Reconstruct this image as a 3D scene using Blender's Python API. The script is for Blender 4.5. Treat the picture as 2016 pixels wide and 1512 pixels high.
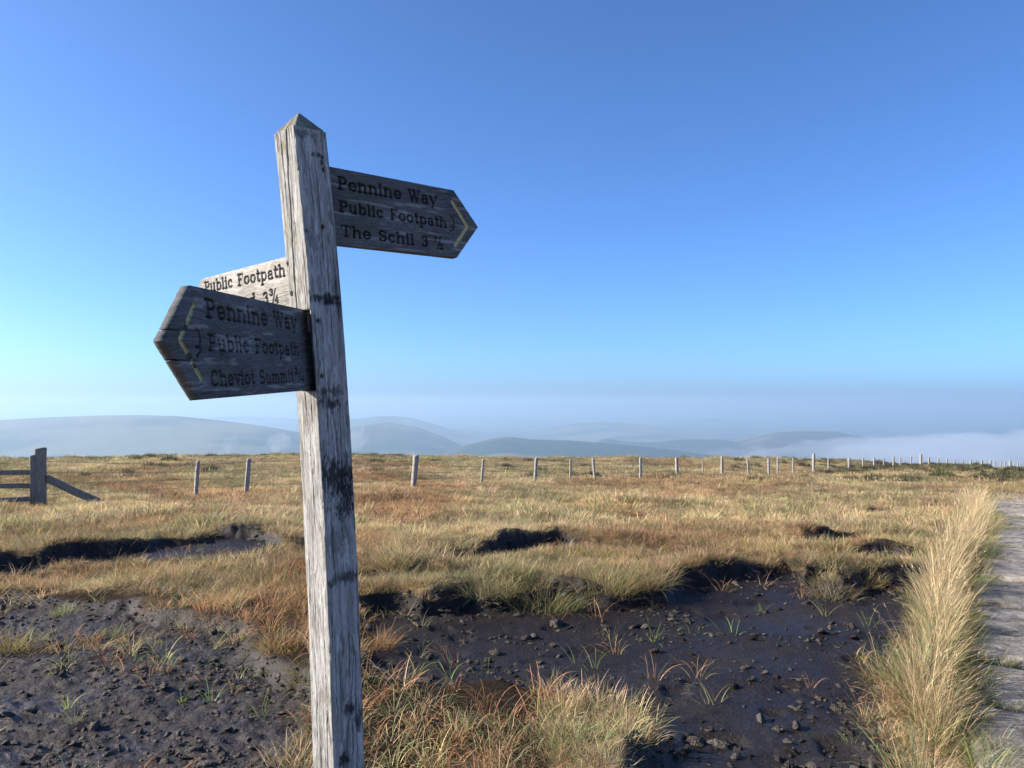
import bpy, math
import numpy as np
from mathutils import Vector, Matrix

# ------------------------------------------------------------------ camera, sky, sun, exposure
for o in list(bpy.data.objects):
    bpy.data.objects.remove(o, do_unlink=True)
SC = bpy.context.scene
COL = SC.collection
F = 1514.0                      # focal length in photograph pixels (2016 wide)
CAM = np.array([0.0, 0.0, 1.55])
PITCH = math.atan(34.0 / F)
cam = bpy.data.cameras.new('camera')
cam.sensor_width = 36.0
cam.lens = 36.0 * F / 2016.0
cam.clip_start = 0.05
cam.clip_end = 300000.0
cam_o = bpy.data.objects.new('camera', cam)
cam_o.location = CAM
cam_o.rotation_euler = (math.pi / 2 + PITCH, 0, 0)
COL.objects.link(cam_o)
SC.camera = cam_o

SUN_EL, SUN_AZ = math.radians(26), math.radians(-90)      # azimuth clockwise from +Y
SUN_DIR = Vector((math.sin(SUN_AZ) * math.cos(SUN_EL), math.cos(SUN_AZ) * math.cos(SUN_EL), math.sin(SUN_EL)))
world = bpy.data.worlds.new('World')
SC.world = world
world.use_nodes = True
wn, wl = world.node_tree.nodes, world.node_tree.links
bg = wn['Background']
sky = wn.new('ShaderNodeTexSky')
sky.sky_type = 'NISHITA'
sky.sun_disc = False
sky.sun_elevation = SUN_EL
sky.sun_rotation = SUN_AZ % (2 * math.pi)
sky.altitude = 750
sky.air_density = 0.65
sky.dust_density = 2.0
sky.ozone_density = 8.0
tone = wn.new('ShaderNodeMix'); tone.data_type = 'RGBA'; tone.blend_type = 'MULTIPLY'; tone.inputs[0].default_value = 1.0
tone.inputs[7].default_value = (0.80, 0.91, 0.95, 1.0)
wl.new(sky.outputs[0], tone.inputs[6])
wl.new(tone.outputs[2], bg.inputs[0])
bg.inputs[1].default_value = 0.127

sun = bpy.data.lights.new('sun', 'SUN')
sun.energy = 5.0
sun.angle = math.radians(0.53)
sun.color = (1.0, 0.88, 0.72)
sun_o = bpy.data.objects.new('sun', sun)
sun_o.rotation_euler = SUN_DIR.to_track_quat('Z', 'Y').to_euler()
COL.objects.link(sun_o)

vs = SC.view_settings
vs.view_transform = 'Standard'
vs.look = 'None'
vs.gamma = 1.0
vs.use_curve_mapping = False
vs.exposure = 1.18
SC.cycles.volume_bounces = 3
SC.cycles.max_bounces = 6
SC.cycles.transparent_max_bounces = 12

# ------------------------------------------------------------------ helpers
RNG = np.random.default_rng(7)


def ray(px, py):
    """direction through a photograph pixel, scaled so that its y (depth) is 1"""
    X, U = (px - 1008.0) / F, (756.0 - py) / F
    c, s = math.cos(PITCH), math.sin(PITCH)
    d = np.array([X, c - U * s, s + U * c])
    return d / d[1]


def at(px, py, depth):
    return CAM + ray(px, py) * depth


def _hash(ix, iy, seed):
    h = (ix.astype(np.int64) * 374761393 + iy.astype(np.int64) * 668265263 + seed * 1442695041) & 0xFFFFFFFF
    h = ((h ^ (h >> 13)) * 1274126177) & 0xFFFFFFFF
    h = (h ^ (h >> 16)) & 0xFFFFFFFF
    return h / 4294967295.0


def vnoise(x, y, seed=0):
    x = np.asarray(x, float); y = np.asarray(y, float)
    ix, iy = np.floor(x), np.floor(y)
    fx, fy = x - ix, y - iy
    fx = fx * fx * fx * (fx * (fx * 6 - 15) + 10)
    fy = fy * fy * fy * (fy * (fy * 6 - 15) + 10)
    a, b = _hash(ix, iy, seed), _hash(ix + 1, iy, seed)
    c, d = _hash(ix, iy + 1, seed), _hash(ix + 1, iy + 1, seed)
    return (a + (b - a) * fx) * (1 - fy) + (c + (d - c) * fx) * fy


def fbm(x, y, seed=0, oct=4, gain=0.5):
    t, a, n = 0.0, 1.0, 0.0
    for k in range(oct):
        t = t + a * (vnoise(x * 2 ** k + 17.3 * k, y * 2 ** k - 9.1 * k, seed + k) * 2 - 1)
        n += a
        a *= gain
    return t / n


def sstep(a, b, x):
    t = np.clip((x - a) / (b - a), 0, 1)
    return t * t * (3 - 2 * t)


def mesh_obj(name, verts, faces, mat=None, parent=None, smooth=False, attrs=None, link=True):
    me = bpy.data.meshes.new(name)
    verts = np.asarray(verts, np.float32)
    me.vertices.add(len(verts))
    me.vertices.foreach_set('co', verts.ravel())
    if isinstance(faces, np.ndarray):
        k = faces.shape[1]
        loops = faces.ravel().astype(np.int32)
        starts = np.arange(0, len(loops), k, dtype=np.int32)
    else:
        loops = np.array([i for f in faces for i in f], np.int32)
        lens = np.array([len(f) for f in faces], np.int32)
        starts = np.concatenate([[0], np.cumsum(lens)[:-1]]).astype(np.int32) if len(lens) else np.zeros(0, np.int32)
    me.loops.add(len(loops))
    me.loops.foreach_set('vertex_index', loops)
    me.polygons.add(len(starts))
    me.polygons.foreach_set('loop_start', starts)
    if smooth:
        me.polygons.foreach_set('use_smooth', np.ones(len(starts), bool))
    me.update(calc_edges=True)
    me.validate()
    for an, (typ, dom, data) in (attrs or {}).items():
        a = me.attributes.new(an, typ, dom)
        key = {'FLOAT': 'value', 'INT': 'value', 'FLOAT_VECTOR': 'vector', 'FLOAT_COLOR': 'color'}[typ]
        a.data.foreach_set(key, np.ascontiguousarray(data, np.int32 if typ == 'INT' else np.float32).ravel())
    if mat:
        me.materials.append(mat)
    o = bpy.data.objects.new(name, me)
    if link:
        COL.objects.link(o)
    if parent is not None:
        o.parent = parent
    return o


def empty(name, loc=(0, 0, 0)):
    o = bpy.data.objects.new(name, None)
    o.location = loc
    o.empty_display_size = 0.2
    COL.objects.link(o)
    return o


def tag(o, label=None, cat=None, group=None, kind=None):
    if label: o['label'] = label
    if cat: o['category'] = cat
    if group: o['group'] = group
    if kind: o['kind'] = kind
    return o


def new_mat(name):
    m = bpy.data.materials.new(name)
    m.use_nodes = True
    nt = m.node_tree
    return m, nt, nt.nodes, nt.links, nt.nodes['Principled BSDF']


def rgba(c):
    return (*c, 1.0) if len(c) == 3 else tuple(c)


def col4(c):
    return np.concatenate([c, np.ones((len(c), 1))], axis=1)


# ------------------------------------------------------------------ materials
def ground_material():
    m, nt, N, L, p = new_mat('moor_ground')
    ac = N.new('ShaderNodeAttribute'); ac.attribute_name = 'col'
    ap = N.new('ShaderNodeAttribute'); ap.attribute_name = 'peat'
    tc = N.new('ShaderNodeTexCoord')
    n1 = N.new('ShaderNodeTexNoise'); n1.inputs['Scale'].default_value = 38; n1.inputs['Detail'].default_value = 8; n1.inputs['Roughness'].default_value = 0.7
    L.new(tc.outputs['Object'], n1.inputs['Vector'])
    mr = N.new('ShaderNodeMapRange'); mr.inputs[1].default_value = 0.3; mr.inputs[2].default_value = 0.7; mr.inputs[3].default_value = 0.55; mr.inputs[4].default_value = 1.5
    L.new(n1.outputs[0], mr.inputs[0])
    mx = N.new('ShaderNodeMix'); mx.data_type = 'RGBA'; mx.blend_type = 'MULTIPLY'; mx.inputs[0].default_value = 1
    L.new(ac.outputs['Color'], mx.inputs[6]); L.new(mr.outputs[0], mx.inputs[7])
    L.new(mx.outputs[2], p.inputs['Base Color'])
    # wet peat is a little glossy, turf is not
    n2 = N.new('ShaderNodeTexNoise'); n2.inputs['Scale'].default_value = 2.2; n2.inputs['Detail'].default_value = 6
    L.new(tc.outputs['Object'], n2.inputs['Vector'])
    r1 = N.new('ShaderNodeMapRange'); r1.inputs[1].default_value = 0.35; r1.inputs[2].default_value = 0.65; r1.inputs[3].default_value = 0.34; r1.inputs[4].default_value = 0.72
    L.new(n2.outputs[0], r1.inputs[0])
    rm = N.new('ShaderNodeMix'); rm.data_type = 'FLOAT'
    L.new(ap.outputs['Fac'], rm.inputs[0]); rm.inputs[2].default_value = 0.95
    L.new(r1.outputs[0], rm.inputs[3]); L.new(rm.outputs[0], p.inputs['Roughness'])
    sp = N.new('ShaderNodeMath'); sp.operation = 'MULTIPLY'; sp.inputs[1].default_value = 0.18
    L.new(ap.outputs['Fac'], sp.inputs[0]); L.new(sp.outputs[0], p.inputs['Specular IOR Level'])
    n3 = N.new('ShaderNodeTexNoise'); n3.inputs['Scale'].default_value = 55; n3.inputs['Detail'].default_value = 9; n3.inputs['Roughness'].default_value = 0.62
    L.new(tc.outputs['Object'], n3.inputs['Vector'])
    b = N.new('ShaderNodeBump'); b.inputs['Strength'].default_value = 0.75; b.inputs['Distance'].default_value = 0.018
    L.new(n3.outputs[0], b.inputs['Height']); L.new(b.outputs[0], p.inputs['Normal'])
    return m


def blade_material(name, instanced=True, tint=(0.4, 0.3, 0.15)):
    m, nt, N, L, p = new_mat(name)
    if instanced:
        a = N.new('ShaderNodeAttribute'); a.attribute_type = 'INSTANCER'; a.attribute_name = 'tint'
        src = a.outputs['Color']
    else:
        a = N.new('ShaderNodeRGB'); a.outputs[0].default_value = rgba(tint)
        src = a.outputs[0]
    t = N.new('ShaderNodeAttribute'); t.attribute_name = 'tone'      # rgb per-blade multiplier
    mx = N.new('ShaderNodeMix'); mx.data_type = 'RGBA'; mx.blend_type = 'MULTIPLY'; mx.inputs[0].default_value = 1
    L.new(src, mx.inputs[6]); L.new(t.outputs['Color'], mx.inputs[7])
    N.remove(p)
    d = N.new('ShaderNodeBsdfDiffuse'); tr = N.new('ShaderNodeBsdfTranslucent'); g = N.new('ShaderNodeBsdfGlossy')
    g.inputs['Roughness'].default_value = 0.5
    L.new(mx.outputs[2], d.inputs[0]); L.new(mx.outputs[2], tr.inputs[0])
    ms = N.new('ShaderNodeMixShader'); ms.inputs[0].default_value = 0.42
    L.new(d.outputs[0], ms.inputs[1]); L.new(tr.outputs[0], ms.inputs[2])
    m2 = N.new('ShaderNodeMixShader'); m2.inputs[0].default_value = 0.03
    L.new(ms.outputs[0], m2.inputs[1]); L.new(g.outputs[0], m2.inputs[2])
    L.new(m2.outputs[0], N['Material Output'].inputs['Surface'])
    return m


def wood_material(name, attr=True, base=(0.3, 0.28, 0.24), scale=(60, 60, 4), bump=0.6, dist=0.004):
    """weathered wood: the colour comes from the mesh attribute 'col' (or base), fine grain from noise along local Z"""
    m, nt, N, L, p = new_mat(name)
    tc = N.new('ShaderNodeTexCoord')
    mp = N.new('ShaderNodeMapping'); mp.inputs['Scale'].default_value = scale
    L.new(tc.outputs['Object'], mp.inputs['Vector'])
    n = N.new('ShaderNodeTexNoise'); n.inputs['Scale'].default_value = 6; n.inputs['Detail'].default_value = 9; n.inputs['Roughness'].default_value = 0.68
    L.new(mp.outputs[0], n.inputs['Vector'])
    mr = N.new('ShaderNodeMapRange'); mr.inputs[1].default_value = 0.32; mr.inputs[2].default_value = 0.68; mr.inputs[3].default_value = 0.5; mr.inputs[4].default_value = 1.45
    L.new(n.outputs[0], mr.inputs[0])
    mx = N.new('ShaderNodeMix'); mx.data_type = 'RGBA'; mx.blend_type = 'MULTIPLY'; mx.inputs[0].default_value = 1
    if attr:
        a = N.new('ShaderNodeAttribute'); a.attribute_name = 'col'
        L.new(a.outputs['Color'], mx.inputs[6])
    else:
        mx.inputs[6].default_value = rgba(base)
    L.new(mr.outputs[0], mx.inputs[7])
    L.new(mx.outputs[2], p.inputs['Base Color'])
    p.inputs['Roughness'].default_value = 0.85
    p.inputs['Specular IOR Level'].default_value = 0.2
    b = N.new('ShaderNodeBump'); b.inputs['Strength'].default_value = bump; b.inputs['Distance'].default_value = dist
    L.new(n.outputs[0], b.inputs['Height']); L.new(b.outputs[0], p.inputs['Normal'])
    return m


def plain_material(name, c, rough=0.8, metal=0.0):
    m, nt, N, L, p = new_mat(name)
    tc = N.new('ShaderNodeTexCoord')
    n = N.new('ShaderNodeTexNoise'); n.inputs['Scale'].default_value = 60; n.inputs['Detail'].default_value = 6
    L.new(tc.outputs['Object'], n.inputs['Vector'])
    mr = N.new('ShaderNodeMapRange'); mr.inputs[3].default_value = 0.6; mr.inputs[4].default_value = 1.4
    L.new(n.outputs[0], mr.inputs[0])
    mx = N.new('ShaderNodeMix'); mx.data_type = 'RGBA'; mx.blend_type = 'MULTIPLY'; mx.inputs[0].default_value = 1
    mx.inputs[6].default_value = rgba(c); L.new(mr.outputs[0], mx.inputs[7])
    L.new(mx.outputs[2], p.inputs['Base Color'])
    p.inputs['Roughness'].default_value = rough
    p.inputs['Metallic'].default_value = metal
    return m


def stone_material():
    m, nt, N, L, p = new_mat('flagstone')
    tc = N.new('ShaderNodeTexCoord')
    n = N.new('ShaderNodeTexNoise'); n.inputs['Scale'].default_value = 7; n.inputs['Detail'].default_value = 10; n.inputs['Roughness'].default_value = 0.7
    L.new(tc.outputs['Object'], n.inputs['Vector'])
    cr = N.new('ShaderNodeValToRGB')
    e = cr.color_ramp.elements
    e[0].position = 0.34; e[0].color = (0.065, 0.052, 0.042, 1)
    e[1].position = 0.70; e[1].color = (0.35, 0.325, 0.27, 1)
    x = e.new(0.5); x.color = (0.22, 0.195, 0.158, 1)
    L.new(n.outputs[0], cr.inputs[0])
    n2 = N.new('ShaderNodeTexNoise'); n2.inputs['Scale'].default_value = 26; n2.inputs['Detail'].default_value = 4
    L.new(tc.outputs['Object'], n2.inputs['Vector'])
    r2 = N.new('ShaderNodeMapRange'); r2.inputs[1].default_value = 0.62; r2.inputs[2].default_value = 0.70
    L.new(n2.outputs[0], r2.inputs[0])
    mx = N.new('ShaderNodeMix'); mx.data_type = 'RGBA'
    L.new(r2.outputs[0], mx.inputs[0]); L.new(cr.outputs[0], mx.inputs[6]); mx.inputs[7].default_value = (0.40, 0.39, 0.34, 1)
    oi = N.new('ShaderNodeObjectInfo')
    ro = N.new('ShaderNodeMapRange'); ro.inputs[3].default_value = 0.8; ro.inputs[4].default_value = 1.35
    L.new(oi.outputs['Random'], ro.inputs[0])
    mo = N.new('ShaderNodeMix'); mo.data_type = 'RGBA'; mo.blend_type = 'MULTIPLY'; mo.inputs[0].default_value = 1
    L.new(mx.outputs[2], mo.inputs[6]); L.new(ro.outputs[0], mo.inputs[7])
    L.new(mo.outputs[2], p.inputs['Base Color'])
    p.inputs['Roughness'].default_value = 0.8
    b = N.new('ShaderNodeBump'); b.inputs['Strength'].default_value = 0.9; b.inputs['Distance'].default_value = 0.05
    L.new(n.outputs[0], b.inputs['Height']); L.new(b.outputs[0], p.inputs['Normal'])
    return m


# ------------------------------------------------------------------ shape of the land
def tab(pts):
    a = np.array(pts, float)
    return lambda x: np.interp(x, a[:, 0], a[:, 1])


fence_depth = tab([(-600, 14), (80, 17), (390, 19.8), (490, 20.5), (816, 24), (950, 28), (1055, 31), (1170, 35), (1260, 38.5), (1332, 41.5),
                   (1421, 45), (1513, 49), (1602, 54), (1700, 64), (1760, 72), (1815, 80), (1865, 88), (1911, 96), (1950, 102), (2009, 112), (2300, 135)])
fence_y = tab([(-600, 1012), (-200, 1003), (80, 997), (390, 976), (490, 973), (816, 959), (950, 951), (1055, 948.5), (1170, 943), (1260, 940), (1332, 937), (1421, 935),
               (1513, 934), (1602, 931), (1700, 925), (1760, 922), (1815, 918), (1865, 919), (1911, 921), (1950, 922), (2009, 923), (2300, 925)])
crest_y = tab([(-600, 908), (0, 907), (100, 906), (250, 904), (350, 901), (450, 903), (500, 901), (590, 899), (700, 899), (800, 901), (1000, 905), (1300, 904), (1400, 903),
               (1600, 904), (1640, 907), (1700, 912), (1750, 915), (1815, 917), (1900, 922), (2016, 925), (2400, 926)])
crest_gap = tab([(-600, 58), (0, 56), (500, 54), (816, 52), (1055, 45), (1260, 38), (1500, 28), (1600, 22), (1680, 12), (1815, 8), (2100, 8), (2400, 8)])


def zbase(x, y):
    x = np.asarray(x, float); y = np.asarray(y, float)
    r = np.hypot(x, y)
    ang = np.arctan2(x, y)
    a = np.clip(ang, -math.radians(46), math.radians(46))
    t = r * np.cos(a)
    px = 1008 + F * np.tan(a)
    df = fence_depth(px); dc = df + crest_gap(px)
    zf = CAM[2] - df * (fence_y(px) - 790) / F
    zc = CAM[2] - dc * (crest_y(px) - 790) / F
    d1 = np.minimum(13.5, df * 0.78); z1 = np.where(df > 17.3, -0.42, np.minimum(zf * 0.5, -0.2))
    d2 = d1 + (df - d1) * 0.5; z2 = z1 + (zf - z1) * 0.5
    K = np.stack([np.full_like(t, -5.0), np.full_like(t, 7.5), d1, d2, df, dc, dc + 45, np.full_like(t, 420.0)], -1)
    Z = np.stack([np.zeros_like(t), np.zeros_like(t), z1, z2, zf, zc, zc - 10, np.full_like(t, -95.0)], -1)
    h = np.diff(K, axis=-1); dl = np.diff(Z, axis=-1) / h
    s = np.zeros_like(Z)
    s[..., 1:-1] = np.where(dl[..., :-1] * dl[..., 1:] > 0, 2 * dl[..., :-1] * dl[..., 1:] / (dl[..., :-1] + dl[..., 1:] - 1e-12), 0)
    s[..., -1] = dl[..., -1]
    out = np.zeros_like(t)
    tt = np.clip(t, -5, 420)
    for k in range(7):
        m = (tt >= K[..., k]) & (tt <= K[..., k + 1])
        u = (tt - K[..., k]) / h[..., k]
        v = ((2 * u ** 3 - 3 * u ** 2 + 1) * Z[..., k] + (u ** 3 - 2 * u ** 2 + u) * h[..., k] * s[..., k]
             + (-2 * u ** 3 + 3 * u ** 2) * Z[..., k + 1] + (u ** 3 - u ** 2) * h[..., k] * s[..., k + 1])
        out = np.where(m, v, out)
    return out


def ground_pt(px, py):
    d = ray(px, py)
    t = -CAM[2] / d[2]
    for _ in range(25):
        z = float(zbase(d[0] * t, t))
        t = 0.5 * t + 0.5 * (z - CAM[2]) / d[2]
    return d[0] * t, t


# bare peat: outlines laid out on the ground, bank height of the far side
PEAT = [
    (0.14, [(712, 1212), (770, 1204), (830, 1212), (900, 1202), (1000, 1196), (1080, 1190), (1180, 1200), (1260, 1192), (1310, 1186), (1340, 1158), (1400, 1150), (1450, 1138),
            (1500, 1128), (1556, 1122), (1575, 1142), (1600, 1160), (1660, 1180), (1700, 1158), (1760, 1150), (1860, 1146), (1850, 1190), (1830, 1240), (1770, 1290), (1735, 1330),
            (1720, 1400), (1745, 1460), (1760, 1640), (1230, 1640), (1290, 1470), (1260, 1410), (1190, 1375), (1080, 1372), (990, 1350), (880, 1362), (790, 1335), (735, 1345), (716, 1290)]),
    (0.07, [(-300, 1190), (0, 1186), (90, 1192), (180, 1206), (300, 1215), (400, 1235), (480, 1256), (478, 1310), (545, 1330), (605, 1395), (560, 1440), (520, 1512), (440, 1640), (-300, 1640)]),
    (0.17, [(-200, 1128), (0, 1122), (100, 1108), (200, 1096), (290, 1084), (400, 1066), (440, 1056), (530, 1060), (548, 1080), (430, 1100), (300, 1108), (150, 1118), (0, 1140), (-200, 1150)]),
    (0.16, [(872, 1112), (905, 1102), (950, 1090), (1020, 1080), (1090, 1076), (1130, 1082), (1060, 1092), (980, 1102), (930, 1114), (890, 1122)]),
    (0.16, [(1595, 1076), (1650, 1064), (1706, 1064), (1690, 1080), (1640, 1088), (1606, 1086)]),
    (0.14, [(1690, 1110), (1740, 1102), (1790, 1108), (1782, 1120), (1730, 1122)]),
    (0.2, [(690, 1152), (740, 1146), (770, 1152), (750, 1162), (700, 1166)]),
    (0.12, [(1560, 1150), (1640, 1138), (1700, 1140), (1660, 1150), (1600, 1156)]),
]
PEAT_W = [(h, np.array([ground_pt(*q) for q in poly])) for h, poly in PEAT]
# path of flagstones: left edge through two ground points
PA, PB = np.array([1.935, 3.25]), np.array([10.12, 16.4])
PDIR = (PB - PA) / np.linalg.norm(PB - PA)
PNRM = np.array([PDIR[1], -PDIR[0]])           # to the right of the path's left edge
PWID = 0.86


def path_uv(x, y):
    qx, qy = x - PA[0], y - PA[1]
    s = qx * PDIR[0] + qy * PDIR[1]
    w = qx * PNRM[0] + qy * PNRM[1]
    w = w + 0.10 * np.sin(s * 0.55)
    return s, w


def peat_sdf(x, y):
    """signed distance to the nearest peat outline (negative inside), bank height and which one"""
    x = np.asarray(x, float); y = np.asarray(y, float)
    wx = 0.10 * fbm(x / 0.55, y / 0.55, 31, 3) + 0.05 * fbm(x / 0.14, y / 0.14, 32, 2)
    wy = 0.16 * fbm(x / 0.55, y / 0.55, 41, 3) + 0.06 * fbm(x / 0.14, y / 0.14, 42, 2)
    X, Y = x + wx, y + wy
    best = np.full(x.shape, 9.0)
    hb = np.full(x.shape, 0.1)
    far = np.zeros(x.shape)
    idx = np.full(x.shape, -1)
    for k, (h, P) in enumerate(PEAT_W):
        lo, hi = P.min(0) - 2.5, P.max(0) + 2.5
        m = (X > lo[0]) & (X < hi[0]) & (Y > lo[1]) & (Y < hi[1])
        if not m.any():
            continue
        mx, my = X[m], Y[m]
        d2 = np.full(mx.shape, 1e9)
        gy = np.zeros(mx.shape)
        ins = np.zeros(mx.shape, bool)
        n = len(P)
        for i in range(n):
            a, b = P[i], P[(i + 1) % n]
            e = b - a
            t = np.clip(((mx - a[0]) * e[0] + (my - a[1]) * e[1]) / (e @ e), 0, 1)
            cx, cy = a[0] + t * e[0], a[1] + t * e[1]
            q = (mx - cx) ** 2 + (my - cy) ** 2
            near = q < d2
            gy = np.where(near, my - cy, gy)
            d2 = np.minimum(d2, q)
            c = (a[1] > my) != (b[1] > my)
            ins ^= c & (mx < (b[0] - a[0]) * (my - a[1]) / (b[1] - a[1] + 1e-12) + a[0])
        d = np.sqrt(d2)
        gy = np.where(ins, -gy, gy) / (d + 1e-6)
        d = np.where(ins, -d, d)
        cur = best[m]
        bt = d < cur
        best[m] = np.where(bt, d, cur)
        hb[m] = np.where(bt, h, hb[m])
        far[m] = np.where(bt, gy, far[m])
        idx[m] = np.where(bt, k, idx[m])
    return best, hb, far, idx


def land(x, y, detail=True):
    """height, peat mask and peat distance of the moor"""
    x = np.asarray(x, float); y = np.asarray(y, float)
    z = zbase(x, y)
    r = np.hypot(x, y)
    d, hb, far, idx = peat_sdf(x, y)
    H = hb * (0.22 + 0.78 * sstep(-0.1, 0.6, far)) * (0.45 + 1.1 * vnoise(x / 0.45, y / 0.45, 55))
    bank = H * sstep(-0.07, 0.07, d) * np.exp(-np.clip(d, 0, None) / 1.1)
    s, w = path_uv(x, y)
    onp = sstep(-0.25, 0.0, w) * (1 - sstep(PWID, PWID + 0.25, w))
    turf = sstep(0.0, 0.25, d) * (1 - onp)
    und = 0.10 * fbm(x / 2.6, y / 2.6, 61, 3) + 0.07 * np.maximum(fbm(x / 0.75, y / 0.75, 62, 2), -0.1)
    und = und + 0.16 * sstep(10, 40, r) * fbm(x / 6.0, y / 6.0, 66, 3) + 0.30 * sstep(45, 62, r) * np.maximum(fbm(x / 2.2, y / 4.0, 69, 3), 0)
    heath = sstep(1560, 1720, 1008 + F * x / np.maximum(y, 0.5)) * sstep(30, 45, y) * (y > 1)
    und = und + 0.22 * heath * np.maximum(fbm(x / 3.2, y / 3.2, 68, 2), 0)
    floor = 0.012 * fbm(x / 0.35, y / 0.35, 63, 3) + np.where(idx == 1, 0.014 * np.abs(fbm(x / 0.11, y / 0.08, 64, 3)) * 2 + 0.02 * fbm(x / 0.5, y / 0.5, 65, 2), 0.012 * np.maximum(fbm(x / 0.11, y / 0.09, 64, 3), 0) - 0.02 * sstep(0.35, 0.6, fbm(x / 0.3, y / 0.22, 67, 2)))
    z = z + bank + und * turf + floor * (1 - sstep(-0.1, 0.1, d)) - 0.02 * onp
    peat = 1 - sstep(0.02, 0.10, d)
    return z, peat, d, idx


def thinness(x, y, d, idx):
    """0..1 share of turf that grows here; the rest is bare peaty soil"""
    px = 1008 + F * x / np.maximum(y, 0.5)
    n5 = fbm(x / 0.45, y / 0.45, 165, 3)
    th = np.where((idx == 1) & (d < 0.35), 0.35, 1.0)
    fore = sstep(590, 640, px) * (1 - sstep(1060, 1110, px)) * (1 - sstep(4.5, 4.9, y))
    th = th * (1 - fore) + fore * np.clip(0.10 + 0.6 * n5, 0.0, 0.5)
    lb = (1 - sstep(600, 660, px)) * (1 - sstep(5.9, 6.5, y)) * sstep(4.0, 4.3, y)
    th = th * (1 - lb + lb * np.clip(0.45 + 1.0 * n5, 0.05, 1))
    hole = sstep(0.40, 0.54, fbm(x / 0.55, y / 0.4, 167, 3)) * (1 - sstep(20, 45, y))
    return th * (1 - 0.92 * hole)


STRAW, OLIVE, RUSSET, GOLD, BROWN = (np.array(c) for c in ((0.58, 0.435, 0.26), (0.30, 0.275, 0.14), (0.44, 0.225, 0.115), (0.72, 0.58, 0.34), (0.20, 0.135, 0.075)))


def turf_colour(x, y):
    x = np.asarray(x, float); y = np.asarray(y, float)
    yy = np.maximum(y, 0.5)
    px = 1008 + F * np.clip(x / yy, -1.2, 1.2)
    far = sstep(9, 40, y)
    sc = 1.0 + 3.0 * far
    n1 = fbm(x / (2.2 * sc), y / (2.2 * sc), 71, 3)
    n2 = fbm(x / (1.5 * sc), y / (1.5 * sc), 73, 3)
    n3 = fbm(x / (2.0 * sc), y / (2.0 * sc), 77, 3)
    n4 = fbm(x / 0.5, y / 0.5, 79, 2)
    left = 1 - sstep(480, 900, px)
    wo = np.clip(0.28 + 2.3 * n1 + 0.4 * left * sstep(7, 10, y) + 0.40 * sstep(28, 50, y) * (1 - 0.5 * left) + 0.3 * n4, 0.03, 2)
    wr = np.clip(0.02 + 2.3 * n2 + 0.75 * (1 - sstep(620, 760, px)) * sstep(4.4, 5.0, y) * (1 - sstep(6.3, 7.5, y))
                 + 0.5 * sstep(690, 730, px) * (1 - sstep(1050, 1120, px)) * (1 - sstep(4.6, 5.0, y))
                 + 1.3 * sstep(1290, 1360, px) * (1 - sstep(1560, 1620, px)) * sstep(42, 47, y) * (1 - sstep(60, 66, y))
                 + 0.35 * left * sstep(40, 60, y) + 0.35 * sstep(12, 16, y) * (1 - sstep(24, 30, y)) * (1 - sstep(1000, 1200, px)), 0, 2)
    wg = np.clip(-0.2 + 2.2 * n3, 0, 1.3)
    ws = 0.62 + 0.5 * sstep(900, 1500, px) + 0.3 * n4
    wh = 1.6 * sstep(1560, 1720, px) * sstep(34, 48, y) * np.clip(0.4 + 1.5 * n1, 0, 1)
    wo, wr, wg = wo ** 1.4, wr ** 1.3, wg ** 1.3
    tot = (wo + wr + wg + ws + wh)[..., None]
    c = (wo[..., None] * OLIVE + wr[..., None] * RUSSET + wg[..., None] * GOLD + ws[..., None] * STRAW + wh[..., None] * BROWN) / tot
    m = 0.95 + 0.35 * fbm(x / 0.9, y / 0.9, 81, 2) + 0.45 * sstep(8, 20, y) * fbm(x / 3.5, y / 5.0, 83, 4)
    return c * np.clip(m, 0.35, 1.5)[..., None]


MAT_GROUND = ground_material()
MAT_BLADE = blade_material('grass_blade')


def peat_colour(x, y, idx):
    n = fbm(x / 0.7, y / 0.7, 91, 4)[..., None]
    wet = np.array([0.0155, 0.0125, 0.0125]); dry = np.array([0.055, 0.046, 0.041])
    k = np.where(idx == 1, 0.62, 0.08)[..., None]
    k = np.clip(k + 0.25 * n, 0, 1)
    return wet * (1 - k) + dry * k


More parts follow.
